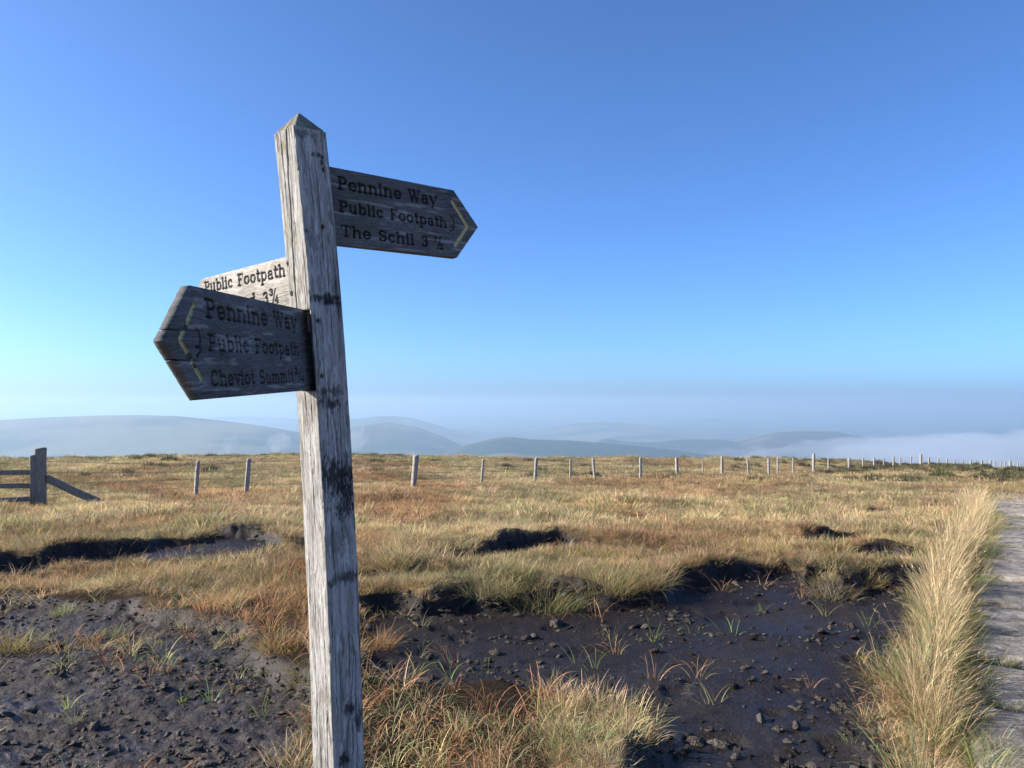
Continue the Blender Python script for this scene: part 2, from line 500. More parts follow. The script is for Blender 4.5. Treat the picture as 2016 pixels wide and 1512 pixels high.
def build_ground():
    fine = np.linspace(-math.radians(43), math.radians(43), 760)
    co = math.radians(3.2)
    left = np.arange(-math.pi, -math.radians(43) - 0.01, co)
    th = np.concatenate([left, fine, -left[::-1]])
    th = th[:-1] if abs(th[-1] - math.pi) < 1e-6 else th
    rr = [0.0]
    r = 0.6
    while r < 2.6:
        rr.append(r); r *= 1.12
    while r < 6.2:
        rr.append(r); r *= 1.0042
    while r < 14:
        rr.append(r); r *= 1.0065
    while r < 60:
        rr.append(r); r *= 1.013
    while r < 420:
        rr.append(r); r *= 1.03
    rr = np.array(rr[1:])
    nt, nr = len(th), len(rr)
    R, T = np.meshgrid(rr, th, indexing='ij')
    X, Y = (R * np.sin(T)).ravel(), (R * np.cos(T)).ravel()
    z, peat, d, idx = land(X, Y)
    c = turf_colour(X, Y) * 0.45
    soil = (1 - thinness(X, Y, d, idx))[:, None] * 0.95
    c = np.where(np.hypot(X, Y)[:, None] < 9, c * 0.8, c)
    c = c * (1 - soil) + np.array([0.017, 0.0135, 0.012]) * soil
    c = c * (1 - peat[:, None]) + peat_colour(X, Y, idx) * peat[:, None]
    V = np.stack([X, Y, z], 1)
    i = np.arange(nr - 1)[:, None] * nt
    j = np.arange(nt)[None, :]
    jn = (j + 1) % nt
    faces = np.stack([i + j, i + jn, i + nt + jn, i + nt + j], -1).reshape(-1, 4)
    faces = faces[:, ::-1]
    o = mesh_obj('ground', V, faces, MAT_GROUND, smooth=True,
                 attrs={'col': ('FLOAT_COLOR', 'POINT', col4(c)), 'peat': ('FLOAT', 'POINT', peat)})
    tag(o, 'rough moorland of dry grass and bare black peat', 'ground', kind='structure')


build_ground()

# ------------------------------------------------------------------ far hills and valley
RIDGES = [
    (4800, 700, [(-900, 900), (-400, 850), (-100, 832), (0, 827), (100, 822), (200, 818), (270, 817), (340, 819), (400, 824), (520, 838), (600, 852), (680, 882), (760, 912)]),
    (12000, 1500, [(100, 860), (200, 840), (380, 826), (440, 821), (490, 819.5), (560, 823), (640, 834), (760, 856), (860, 880)]),
    (15500, 1500, [(-400, 835), (-100, 828), (0, 824), (60, 821), (150, 824), (300, 835), (420, 850)]),
    (5500, 600, [(540, 905), (640, 857), (700, 838), (761, 832), (820, 840), (870, 858), (920, 885), (960, 912)]),
    (8500, 800, [(560, 860), (630, 842), (690, 826), (740, 820), (771, 819), (810, 823), (850, 834), (920, 855), (1000, 880)]),
    (4200, 450, [(820, 925), (880, 889), (930, 873), (970, 863), (990, 861), (1012, 861), (1040, 865), (1120, 867), (1200, 873), (1300, 884), (1400, 897), (1500, 915)]),
    (10500, 1100, [(960, 868), (1080, 842), (1140, 832), (1193, 830), (1225, 832), (1260, 836), (1290, 837), (1340, 846), (1420, 862), (1500, 880)]),
    (5700, 350, [(1120, 905), (1180, 869), (1195, 865), (1230, 871), (1280, 873), (1340, 870), (1420, 871), (1480, 878), (1560, 895)]),
    (6200, 800, [(1330, 892), (1400, 882), (1470, 863), (1530, 850), (1580, 847), (1640, 849), (1690, 858), (1740, 873), (1800, 892), (1850, 905)]),
    (8200, 800, [(1600, 885), (1680, 862), (1740, 858), (1800, 857), (1870, 859), (1950, 856), (2050, 858), (2300, 865), (2700, 880)]),
    (14000, 1500, [(1240, 850), (1300, 838), (1350, 830), (1400, 825), (1440, 826), (1480, 833), (1560, 850)]),
    (18500, 1800, [(620, 850), (700, 832), (860, 819), (940, 817), (1000, 818), (1080, 824), (1180, 842)]),
]


def far_height(x, y):
    r = np.hypot(x, y)
    ang = np.clip(np.arctan2(x, y), -1.35, 1.35)
    px = 1008 + F * np.tan(ang)
    t = y
    val = -395 + 18 * fbm(x / 2600, y / 2600, 101, 4)
    val = np.where(r < 2200, -95 + (val + 95) * sstep(330, 2200, r), val)
    z = val.copy()
    front = (y > 0)
    for k, (d, sg, pts) in enumerate(RIDGES):
        pts = [(pts[0][0] - 220, pts[0][1] + 90)] + pts + [(pts[-1][0] + 220, pts[-1][1] + 90)]
        a = np.array(pts, float)
        yc = np.interp(px, a[:, 0], a[:, 1], left=1100, right=1100)
        yc = yc + 0.7 * fbm(px / 60, px * 0 + k, 111, 4)
        zc = CAM[2] - d * (yc - 790) / F
        dd = d * (1 + 0.03 * fbm(px / 260, px * 0 + k * 3.3, 121, 2))
        g = np.exp(-0.5 * ((t - dd) / np.where(t < dd, sg * 1.25, sg)) ** 2)
        rough = 48 * fbm(x / 750, y / 750, 130 + k, 6) * g * (1 - g) * 4
        zz = val + (zc - val) * g + rough
        z = np.where(front & (px > a[0, 0]) & (px < a[-1, 0]), np.maximum(z, np.minimum(zz, -8)), z)
    # the broad summit behind the viewer, where the lower arm points
    sm = np.exp(-((x + 700) ** 2 + (y + 1250) ** 2) / (2 * 430.0 ** 2))
    z = np.maximum(z, val + (72 - val) * sm)
    # round about, out of the photograph: lower hills of the same kind
    side = 1 - sstep(-500, -300, px) * (1 - sstep(2300, 2500, px)) * front
    z = np.maximum(z, val + side * sstep(2500, 5000, r) * 230 * np.clip(0.25 + fbm(x / 3500, y / 3500, 141, 4), 0, 1))
    return z


def build_hills():
    fine = np.linspace(-math.radians(44), math.radians(44), 620)
    left = np.arange(-math.pi, -math.radians(44) - 0.01, math.radians(4))
    th = np.concatenate([left, fine, -left[::-1]])[:-1]
    rr = np.concatenate([np.geomspace(330, 3000, 26), np.geomspace(3080, 20000, 190), np.geomspace(21500, 62000, 10)])
    nt, nr = len(th), len(rr)
    R, T = np.meshgrid(rr, th, indexing='ij')
    X, Y = (R * np.sin(T)).ravel(), (R * np.cos(T)).ravel()
    z = far_height(X, Y)
    V = np.stack([X, Y, z], 1)
    i = np.arange(nr - 1)[:, None] * nt
    j = np.arange(nt)[None, :]
    jn = (j + 1) % nt
    faces = np.stack([i + j, i + jn, i + nt + jn, i + nt + j], -1).reshape(-1, 4)[:, ::-1]
    # cover of the land: heath, pasture, forest blocks
    n = fbm(X / 900, Y / 900, 151, 4); f = fbm(X / 1500, Y / 420, 153, 3)
    heath = np.array([0.055, 0.042, 0.034]); grass = np.array([0.15, 0.13, 0.07]); wood = np.array([0.018, 0.03, 0.018])
    n = n + 0.7 * fbm(X / 260, Y / 260, 157, 3)
    k = sstep(-0.35, 0.35, n)[:, None]
    c = heath * (1 - k) + grass * k
    px = 1008 + F * np.tan(np.clip(np.arctan2(X, Y), -1.3, 1.3))
    e = ((px > 860) & (px < 1500) & (np.abs(Y - 4200) < 600)) * 1.0
    g = ((px > 1170) & (px < 1445) & (np.abs(Y - 5700) < 320)) * 1.0
    wk = np.clip(sstep(0.22, 0.30, f) + e * sstep(-0.35, -0.2, f) + g, 0, 1)[:, None]
    c = c * (1 - wk) + wood * wk
    m, nt_, N, L, p = new_mat('far_hills')
    a = N.new('ShaderNodeAttribute'); a.attribute_name = 'col'
    L.new(a.outputs['Color'], p.inputs['Base Color'])
    p.inputs['Roughness'].default_value = 1.0
    p.inputs['Specular IOR Level'].default_value = 0.0
    o = mesh_obj('hills', V, faces, m, smooth=True, attrs={'col': ('FLOAT_COLOR', 'POINT', col4(c))})
    tag(o, 'range upon range of rounded blue hills beyond the moor', 'hills', kind='structure')


build_hills()

# ------------------------------------------------------------------ grass
def blades(n, radius, height, width, lean, curl, seed, segs=3, hvar=0.35, spread=1.0, wind=(0.25, -0.05), seedhead=0.0, green=0.25, dome=0.0):
    """n grass blades rooted in a disc; returns verts, faces and a colour multiplier per vertex"""
    g = np.random.default_rng(seed)
    V, Fc, C = [], [], []
    for b in range(n):
        a = g.uniform(0, 2 * math.pi); rr = radius * math.sqrt(g.uniform(0, 1))
        root = np.array([rr * math.cos(a), rr * math.sin(a), -0.02])
        h = height * (1 + hvar * g.uniform(-1, 0.7)) * (1 - dome * (rr / radius) ** 2)
        a2 = a + g.normal(0, 0.9)
        hd = np.array([math.cos(a2), math.sin(a2), 0]) + np.array([wind[0], wind[1], 0]) * 3 * g.uniform(0.2, 1.2)
        hd /= np.linalg.norm(hd) + 1e-9
        th0 = lean * (rr / radius * spread * 0.8 + 0.2) * g.uniform(0.4, 1.35)
        cu = curl * g.uniform(0.3, 1.5)
        aw = a2 + g.normal(0, 0.8)
        side = np.array([-math.sin(aw), math.cos(aw), 0])
        w = width * g.uniform(0.7, 1.25)
        base = len(V)
        pts = [root]
        for s in range(segs):
            th = min(th0 + cu * ((s + 0.5) / segs) ** 1.3, 2.3)
            pts.append(pts[-1] + (np.array([0, 0, math.cos(th)]) + hd * math.sin(th)) * h / segs)
        br = g.uniform(0.42, 1.45)
        if g.uniform() < green:
            tone = np.array([0.62, 0.95, 0.60]) * br
        else:
            tone = np.array([1.05, 1.0, 0.93]) * br
        for s in range(segs):
            ww = w * (1 - 0.55 * (s / segs))
            V += [pts[s] - side * ww / 2, pts[s] + side * ww / 2]
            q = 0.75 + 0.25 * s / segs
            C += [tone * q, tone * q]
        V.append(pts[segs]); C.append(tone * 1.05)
        for s in range(segs - 1):
            i = base + 2 * s
            Fc.append((i, i + 1, i + 3, i + 2))
        i = base + 2 * (segs - 1)
        Fc.append((i, i + 1, i + 2))
        if g.uniform() < seedhead:
            tip = pts[segs]; dv = pts[segs] - pts[segs - 1]; dv /= np.linalg.norm(dv)
            i = len(V)
            hl, hw = g.uniform(0.03, 0.055), g.uniform(0.0035, 0.0055)
            V += [tip - dv * hl * 0.5, tip - side * hw / 2, tip + dv * hl * 0.6, tip + side * hw / 2]
            C += [np.array([1.1, 1.05, 1.0])] * 4
            Fc.append((i, i + 1, i + 2, i + 3))
    return np.array(V), Fc, np.array(C)


def scatter(name, protos, pos, rot, scl, tint, mat, label, cat):
    """one object: small prototype meshes plus points, instanced by geometry nodes"""
    V, Fc, C, pid = [], [], [], []
    off = 0
    for k, (v, f, c) in enumerate(protos):
        V.append(v); C.append(c)
        Fc += [tuple(i + off for i in q) for q in f]
        pid += [k] * len(f)
        off += len(v)
    n = len(pos)
    V = np.concatenate(V + [pos]); C = np.concatenate(C + [np.ones((n, 3))])
    isp = np.concatenate([np.zeros(off), np.ones(n)])
    R = np.concatenate([np.zeros((off, 3)), rot]); S = np.concatenate([np.ones((off, 3)), scl])
    Tt = np.concatenate([np.ones((off, 3)), tint])
    pick = np.concatenate([np.zeros(off), RNG.integers(0, len(protos), n)])
    o = mesh_obj(name, V, Fc, mat, attrs={
        'tone': ('FLOAT_COLOR', 'POINT', col4(C)), 'tint': ('FLOAT_COLOR', 'POINT', col4(np.clip(Tt, 0, 1))), 'isp': ('FLOAT', 'POINT', isp),
        'rot': ('FLOAT_VECTOR', 'POINT', R), 'scl': ('FLOAT_VECTOR', 'POINT', S), 'pick': ('INT', 'POINT', pick), 'pid': ('INT', 'FACE', np.array(pid))})
    ng = bpy.data.node_groups.new(name + '_nodes', 'GeometryNodeTree')
    ng.interface.new_socket('Geometry', in_out='INPUT', socket_type='NodeSocketGeometry')
    ng.interface.new_socket('Geometry', in_out='OUTPUT', socket_type='NodeSocketGeometry')
    N, L = ng.nodes, ng.links
    gi, go = N.new('NodeGroupInput'), N.new('NodeGroupOutput')

    def named(nm, typ):
        q = N.new('GeometryNodeInputNamedAttribute'); q.data_type = typ; q.inputs['Name'].default_value = nm
        return q.outputs['Attribute']
    sep = N.new('GeometryNodeSeparateGeometry'); sep.domain = 'POINT'
    cmp_ = N.new('FunctionNodeCompare'); cmp_.data_type = 'FLOAT'; cmp_.operation = 'GREATER_THAN'; cmp_.inputs[1].default_value = 0.5
    L.new(named('isp', 'FLOAT'), cmp_.inputs[0])
    L.new(gi.outputs[0], sep.inputs[0]); L.new(cmp_.outputs[0], sep.inputs['Selection'])
    sp = N.new('GeometryNodeSplitToInstances'); sp.domain = 'FACE'
    L.new(sep.outputs['Inverted'], sp.inputs[0]); L.new(named('pid', 'INT'), sp.inputs['Group ID'])
    ip = N.new('GeometryNodeInstanceOnPoints')
    ip.inputs['Pick Instance'].default_value = True
    e2r = N.new('FunctionNodeEulerToRotation')
    L.new(named('rot', 'FLOAT_VECTOR'), e2r.inputs[0])
    L.new(sep.outputs['Selection'], ip.inputs['Points'])
    L.new(sp.outputs['Instances'], ip.inputs['Instance'])
    L.new(named('pick', 'INT'), ip.inputs['Instance Index'])
    L.new(e2r.outputs[0], ip.inputs['Rotation']); L.new(named('scl', 'FLOAT_VECTOR'), ip.inputs['Scale'])
    L.new(ip.outputs[0], go.inputs[0])
    md = o.modifiers.new('scatter', 'NODES'); md.node_group = ng
    return tag(o, label, cat, kind='stuff')


def wedge_points(r0, r1, dens, ang=46):
    a = math.radians(ang)
    n = int(dens * a * (r1 * r1 - r0 * r0))
    r = np.sqrt(RNG.uniform(r0 * r0, r1 * r1, n)); t = RNG.uniform(-a, a, n)
    return r * np.sin(t), r * np.cos(t)


def turf_layer(name, r0, r1, dens, protos, smin, smax, label, keep=1.0, bank=0.04):
    x, y = wedge_points(r0, r1, dens)
    z, peat, d, idx = land(x, y)
    s, w = path_uv(x, y)
    onpath = (w > -0.02) & (w < PWID + 0.02) & (s > -8) & (s < 14.5 + 7 * vnoise(x / 0.4, y / 0.4, 168))
    thin = thinness(x, y, d, idx)
    ok = (d > bank) & ~onpath & (RNG.uniform(0, 1, len(x)) < thin * keep)
    x, y, z, d = x[ok], y[ok], z[ok], d[ok]
    n = len(x)
    tint = turf_colour(x, y) * RNG.uniform(0.62, 1.3, (n, 1))
    tint *= 1 + RNG.normal(0, 0.05, (n, 3))
    sc = RNG.uniform(smin, smax, n) * (0.62 + 0.6 * vnoise(x / 0.5, y / 0.5, 161) ** 1.4)
    big = RNG.uniform(0, 1, n) < 0.05
    sc *= np.where(big, 1.7, 1.0)
    tint = np.where(big[:, None], tint * np.where(RNG.uniform(0, 1, (n, 1)) < 0.55, np.array([0.78, 0.95, 0.75]), np.array([1.2, 1.2, 1.2])), tint)
    sc *= 1 + 0.15 * np.exp(-np.clip(d, 0, None) / 0.25) * (d < 2)
    scl = np.stack([sc * RNG.uniform(0.85, 1.15, n), sc * RNG.uniform(0.85, 1.15, n), sc * RNG.uniform(0.8, 1.15, n)], 1)
    rot = np.stack([RNG.normal(0, 0.16, n), RNG.normal(0, 0.16, n), RNG.uniform(0, 6.28, n)], 1)
    return scatter(name, protos, np.stack([x, y, z], 1), rot, scl, tint, MAT_BLADE, label, 'grass')


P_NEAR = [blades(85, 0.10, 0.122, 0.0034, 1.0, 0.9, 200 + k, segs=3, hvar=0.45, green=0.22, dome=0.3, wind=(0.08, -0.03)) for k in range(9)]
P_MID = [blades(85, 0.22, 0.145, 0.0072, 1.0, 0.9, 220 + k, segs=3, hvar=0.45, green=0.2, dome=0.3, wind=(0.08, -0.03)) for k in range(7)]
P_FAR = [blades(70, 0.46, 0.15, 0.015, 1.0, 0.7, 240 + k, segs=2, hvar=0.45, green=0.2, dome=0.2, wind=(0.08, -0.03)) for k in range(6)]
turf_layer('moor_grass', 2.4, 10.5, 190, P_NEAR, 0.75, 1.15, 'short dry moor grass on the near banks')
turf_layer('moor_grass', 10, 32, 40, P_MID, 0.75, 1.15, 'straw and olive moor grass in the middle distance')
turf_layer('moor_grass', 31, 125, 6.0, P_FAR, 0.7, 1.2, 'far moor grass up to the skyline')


# coarse sedge among the turf of the near russet ground, thinning out on to the peat
def sedge_layer():
    x, y = wedge_points(2.6, 9.0, 120)
    z, peat, d, idx = land(x, y)
    px = 1008 + F * x / y
    n2 = fbm(x / 0.8, y / 0.8, 171, 3)
    rus = 0.55 * (px < 720) * sstep(4.0, 4.6, y) * (1 - sstep(7, 8, y)) + 2.2 * ((px > 600) & (px < 1120)) * (1 - sstep(4.5, 4.9, y)) + 0.06
    inside = (d < 0.04)
    edge = np.exp(-np.abs(d) / 0.18)
    pr = np.where(inside, np.where(idx == 1, 0.03 + 0.25 * edge * (n2 > -0.1) + 0.95 * sstep(4.0, 4.8, y) * np.clip(n2 + .12, 0, 1), 0.06 * edge + 0.10 * sstep(0.25, 0.5, n2)), rus * (0.75 + n2))
    s, w = path_uv(x, y)
    ok = (RNG.uniform(0, 1, len(x)) < pr) & ~((w > -0.1) & (w < PWID + .05))
    x, y, z = x[ok], y[ok], z[ok]
    n = len(x)
    k = RNG.uniform(0, 1, (n, 1))
    tint = np.where(k < 0.5, RUSSET * 1.15, np.where(k < 0.8, STRAW * 0.95, OLIVE * 1.1)) * RNG.uniform(0.75, 1.3, (n, 1))
    protos = [blades(13, 0.05, 0.20, 0.0048, 0.8, 1.6, 260 + j, segs=5, green=0.3) for j in range(10)]
    sc = RNG.uniform(0.45, 1.05, n)
    rot = np.stack([RNG.normal(0, 0.12, n), RNG.normal(0, 0.12, n), RNG.uniform(0, 6.28, n)], 1)
    scatter('sedge', protos, np.stack([x, y, z], 1), rot, np.stack([sc] * 3, 1), tint, MAT_BLADE, 'coarse curling russet sedge round the bare peat', 'sedge')


sedge_layer()


def tall_grass():
    P, T, S = [], [], []
    s = RNG.uniform(-2.5, 18.5, 5200)
    u = RNG.uniform(0, 1, 5200)
    wid = 0.12 + 0.16 * vnoise(s / 0.6, s * 0, 181) + 0.004 * np.clip(s, 0, 20)
    wid = wid * (0.55 + 0.45 * sstep(0.5, 5, s))
    w = -wid * u ** 0.8 - 0.09
    cl = vnoise(s / 0.33, w / 0.3 + 5, 183)
    ok = RNG.uniform(0, 1, 5200) < np.clip(-0.5 + 2.0 * cl, 0.03, 1) * sstep(19, 13, s) * 0.36
    s, w, cl = s[ok], w[ok], cl[ok]
    w0 = w - 0.10 * np.sin(s * 0.55)
    x = PA[0] + PDIR[0] * s + PNRM[0] * w0; y = PA[1] + PDIR[1] * s + PNRM[1] * w0
    z = land(x, y)[0]
    n = len(x)
    k = RNG.uniform(0, 1, (n, 1))
    base = np.where(k < 0.7, GOLD * 1.05, np.where(k < 0.94, STRAW, OLIVE * 1.15))
    tint = base * RNG.uniform(0.7, 1.25, (n, 1))
    sc = RNG.uniform(0.4, 1.1, n) * (0.5 + 0.65 * cl) * (0.72 + 0.28 * sstep(0.0, 3.0, s))
    rot = np.stack([RNG.normal(0, 0.13, n), RNG.normal(0.06, 0.13, n), RNG.uniform(-0.6, 0.6, n)], 1)
    protos = [blades(20, 0.055, 0.37, 0.0029, 0.34, 0.6, 280 + j, segs=4, hvar=0.8, wind=(0.02, -0.02), seedhead=0.28, green=0.03) for j in range(10)]
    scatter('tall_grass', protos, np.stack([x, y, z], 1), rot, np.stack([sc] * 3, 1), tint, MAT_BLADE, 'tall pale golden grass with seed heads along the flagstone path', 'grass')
    # leafy tufts at the foot of the stalks
    keep = RNG.uniform(0, 1, n) < 0.75
    xb, yb, zb = x[keep], y[keep], z[keep]; nb = len(xb)
    kb = RNG.uniform(0, 1, (nb, 1))
    tb = np.where(kb < 0.62, STRAW * 0.95, np.where(kb < 0.85, OLIVE * 1.05, RUSSET * 1.1)) * RNG.uniform(0.7, 1.2, (nb, 1))
    sb = RNG.uniform(0.7, 1.4, nb)
    rb = np.stack([RNG.normal(0, 0.15, nb), RNG.normal(0, 0.15, nb), RNG.uniform(0, 6.28, nb)], 1)
    pb = [blades(60, 0.08, 0.19, 0.0036, 1.0, 1.0, 360 + j, segs=4, hvar=0.5, green=0.35) for j in range(6)]
    scatter('basal_grass', pb, np.stack([xb, yb, zb], 1), rb, np.stack([sb] * 3, 1), tb, MAT_BLADE, 'leafy tufts at the foot of the tall golden stalks', 'grass')
    # a shorter green skirt that spills on to the stones
    n = 260
    s = RNG.uniform(-2.5, 18, n); w0 = RNG.normal(0.02, 0.05, n) - 0.10 * np.sin(s * 0.55)
    x = PA[0] + PDIR[0] * s + PNRM[0] * w0; y = PA[1] + PDIR[1] * s + PNRM[1] * w0
    z = land(x, y)[0] + 0.01
    sc = RNG.uniform(0.5, 1.1, n)
    k = RNG.uniform(0, 1, (n, 1))
    tint = np.where(k < 0.6, np.array([0.20, 0.22, 0.06]), STRAW) * RNG.uniform(0.8, 1.2, (n, 1))
    protos = [blades(40, 0.07, 0.2, 0.0035, 0.9, 1.0, 300 + j, segs=4, wind=(0.15, -0.1), green=0.4) for j in range(5)]
    rot = np.stack([RNG.normal(0, 0.1, n), RNG.normal(0, 0.1, n), RNG.normal(0, 0.4, n)], 1)
    scatter('verge_grass', protos, np.stack([x, y, z], 1), rot, np.stack([sc] * 3, 1), tint, MAT_BLADE, 'green verge grass spilling on to the edge of the path', 'grass')


tall_grass()


# ------------------------------------------------------------------ crumbs of peat
def clod(seed):
    import bmesh
    bm = bmesh.new()
    bmesh.ops.create_icosphere(bm, subdivisions=2, radius=1.0)
    v = np.array([q.co[:] for q in bm.verts]); f = [tuple(q.index for q in p.verts) for p in bm.faces]
    bm.free()
    g = np.random.default_rng(seed)
    a = v / np.linalg.norm(v, axis=1)[:, None]
    n = fbm(a[:, 0] * 1.6 + seed, a[:, 1] * 1.6 + a[:, 2] * 1.1, seed, 3) + 0.6 * fbm(a[:, 2] * 3 + seed, a[:, 1] * 3 - a[:, 0] * 2, seed + 5, 2)
    v = a * (1 + 0.9 * n + g.uniform(-0.32, 0.32, len(a)))[:, None].clip(0.25, 2.2)
    v[:, 2] = np.where(v[:, 2] < -0.25, -0.25, v[:, 2])
    v *= np.array([1, 0.7, 0.75])
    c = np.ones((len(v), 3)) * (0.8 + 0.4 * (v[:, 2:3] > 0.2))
    return v, f, c


def crumbs():
    m, nt, N, L, p = new_mat('peat_crumb')
    a = N.new('ShaderNodeAttribute'); a.attribute_type = 'INSTANCER'; a.attribute_name = 'tint'
    tc = N.new('ShaderNodeTexCoord')
    n = N.new('ShaderNodeTexNoise'); n.inputs['Scale'].default_value = 3; n.inputs['Detail'].default_value = 6
    L.new(tc.outputs['Object'], n.inputs['Vector'])
    b = N.new('ShaderNodeBump'); b.inputs['Strength'].default_value = 0.8; b.inputs['Distance'].default_value = 0.4
    L.new(n.outputs[0], b.inputs['Height']); L.new(b.outputs[0], p.inputs['Normal'])
    L.new(a.outputs['Color'], p.inputs['Base Color']); p.inputs['Roughness'].default_value = 0.9
    p.inputs['Specular IOR Level'].default_value = 0.15
    x, y = wedge_points(2.6, 9.5, 1000)
    z, peat, d, idx = land(x, y)
    n1 = fbm(x / 0.38, y / 0.28, 191, 3)
    edge = np.exp(-np.abs(d) / 0.10)
    pr = np.where(idx == 1, 0.22 + 1.2 * np.clip(n1, 0, 1) + 0.2 * edge, 0.035 + 0.8 * np.clip(n1 - 0.10, 0, 1) + 0.4 * edge)
    ok = (d < 0.05) & (RNG.uniform(0, 1, len(x)) < pr)
    x, y, z, idx = x[ok], y[ok], z[ok], idx[ok]
    n = len(x)
    sc = np.exp(RNG.normal(0, 0.55, n)) * 0.0095
    sc = np.clip(sc, 0.005, 0.05) * np.where(idx == 1, 0.8, 1.0)
    scl = np.stack([sc * RNG.uniform(0.7, 1.6, n), sc * RNG.uniform(0.7, 1.3, n), sc * RNG.uniform(0.35, 1.15, n)], 1)
    rot = np.stack([RNG.normal(0, 0.25, n), RNG.normal(0, 0.25, n), RNG.uniform(0, 6.28, n)], 1)
    k = np.clip(np.where(idx == 1, 0.7, 0.42) + RNG.normal(0, 0.22, n), 0, 1)[:, None]
    tint = np.array([0.03, 0.025, 0.023]) * (1 - k) + np.array([0.24, 0.215, 0.19]) * k
    scatter('peat_crumbs', [clod(400 + j) for j in range(9)], np.stack([x, y, z], 1), rot, scl, tint, m, 'dried crumbs and clods of peat on the bare ground', 'peat')


crumbs()


# heather mounds far off to the right by the fence
def heather():
    x, y = wedge_points(34, 100, 1.6)
    px = 1008 + F * x / y
    n1 = fbm(x / 3.2, y / 3.2, 68, 2)
    pr = sstep(1540, 1680, px) * sstep(0.0, 0.35, n1) + 0.02 + 0.35 * (1 - sstep(500, 800, px)) * sstep(58, 68, y) * sstep(0.05, 0.3, fbm(x / 6, y / 3, 70, 2))
    ok = RNG.uniform(0, 1, len(x)) < pr
    x, y = x[ok], y[ok]
    z = land(x, y)[0]
    n = len(x)
    sc = RNG.uniform(0.5, 1.3, n)
    tint = np.where(RNG.uniform(0, 1, (n, 1)) < 0.6, np.array([0.075, 0.058, 0.035]), np.array([0.10, 0.11, 0.04])) * RNG.uniform(0.7, 1.4, (n, 1))
    protos = [blades(160, 0.42, 0.34, 0.028, 0.55, 0.3, 320 + j, segs=2, dome=0.65, wind=(0.05, 0)) for j in range(4)]
    rot = np.stack([np.zeros(n), np.zeros(n), RNG.uniform(0, 6.28, n)], 1)
    scatter('heather', protos, np.stack([x, y, z], 1), rot, np.stack([sc] * 3, 1), tint, MAT_BLADE, 'dark heather mounds near the far end of the fence', 'heather')


heather()


# ------------------------------------------------------------------ flagstone path
JOINTS = []


def build_path():
    ms = stone_material()
    s0, s1, n = -6.0, 22.0, 60
    ss = np.linspace(s0, s1, n)
    V, Fc = [], []
    for s in ss:
        for w in (-0.08, PWID + 0.08):
            ww = w - 0.10 * math.sin(s * 0.55)
            q = PA + PDIR * s + PNRM * ww
            V.append((q[0], q[1], float(zbase(q[0], q[1])) - 0.012))
    for i in range(n - 1):
        Fc.append((2 * i, 2 * i + 1, 2 * i + 3, 2 * i + 2))
    bed = mesh_obj('path', V, [f[::-1] for f in Fc], plain_material('path_earth', (0.07, 0.055, 0.04), 0.95))
    tag(bed, 'straight path of grey flagstones across the moor', 'path', kind='structure')
    g = np.random.default_rng(5)
    s = s0 + 0.1
    k = 0
    while s < s1 - 0.4:
        ln = g.uniform(0.62, 1.15)
        nu, nv = 21, 17
        wl, wr = g.uniform(-0.03, 0.05), PWID + g.uniform(-0.08, 0.04)
        V = []
        tilt = g.normal(0, 0.012); yaw = g.normal(0, 0.03); lift = g.uniform(0.02, 0.05)
        for a in range(nu):
            for b in range(nv):
                u, v = a / (nu - 1), b / (nv - 1)
                su = s + 0.03 + (ln - 0.085) * u + yaw * (v - .5)
                wv = wl + (wr - wl) * v
                # rounded irregular outline
                su += 0.075 * math.copysign(1, u - .5) * (float(vnoise(v * 5 + k, k * 7.1, 3)) - 0.5) * (abs(u - .5) * 2) ** 3
                wv += 0.09 * math.copysign(1, v - .5) * (float(vnoise(u * 5 + k * 3, k * 2.1, 4)) - 0.5) * (abs(v - .5) * 2) ** 3
                cr = max(0, abs(u - .5) * 2 - .8) * max(0, abs(v - .5) * 2 - .8) * 6
                su -= math.copysign(cr * 0.12, u - .5); wv -= math.copysign(cr * 0.12, v - .5)
                ww = wv - 0.10 * math.sin(su * 0.55)
                q = PA + PDIR * su + PNRM * ww
                e = min(u, 1 - u, v, 1 - v)
                h = lift + tilt * (v - .5) + 0.022 * float(fbm(q[0] / .2, q[1] / .2, 201, 4)) - 0.02 * (1 - min(1, e * 9)) ** 2
                V.append((q[0], q[1], float(zbase(q[0], q[1])) + h))
        Fc = [(a * nv + b, (a + 1) * nv + b, (a + 1) * nv + b + 1, a * nv + b + 1) for a in range(nu - 1) for b in range(nv - 1)]
        per = [b for b in range(nv)] + [a * nv + nv - 1 for a in range(1, nu)] + [(nu - 1) * nv + b for b in range(nv - 2, -1, -1)] + [a * nv for a in range(nu - 2, 0, -1)]
        base = len(V)
        for i in per:
            V.append((V[i][0], V[i][1], V[i][2] - 0.07))
        for i in range(len(per)):
            j = (i + 1) % len(per)
            Fc.append((per[i], per[j], base + j, base + i))
        Fc.append(tuple(base + i for i in range(len(per)))[::-1])
        Fc = [f[::-1] for f in Fc]
        mesh_obj('flagstone', V, Fc, ms, bed, smooth=True)
        s += ln
        JOINTS.append(s)
        k += 1


build_path()


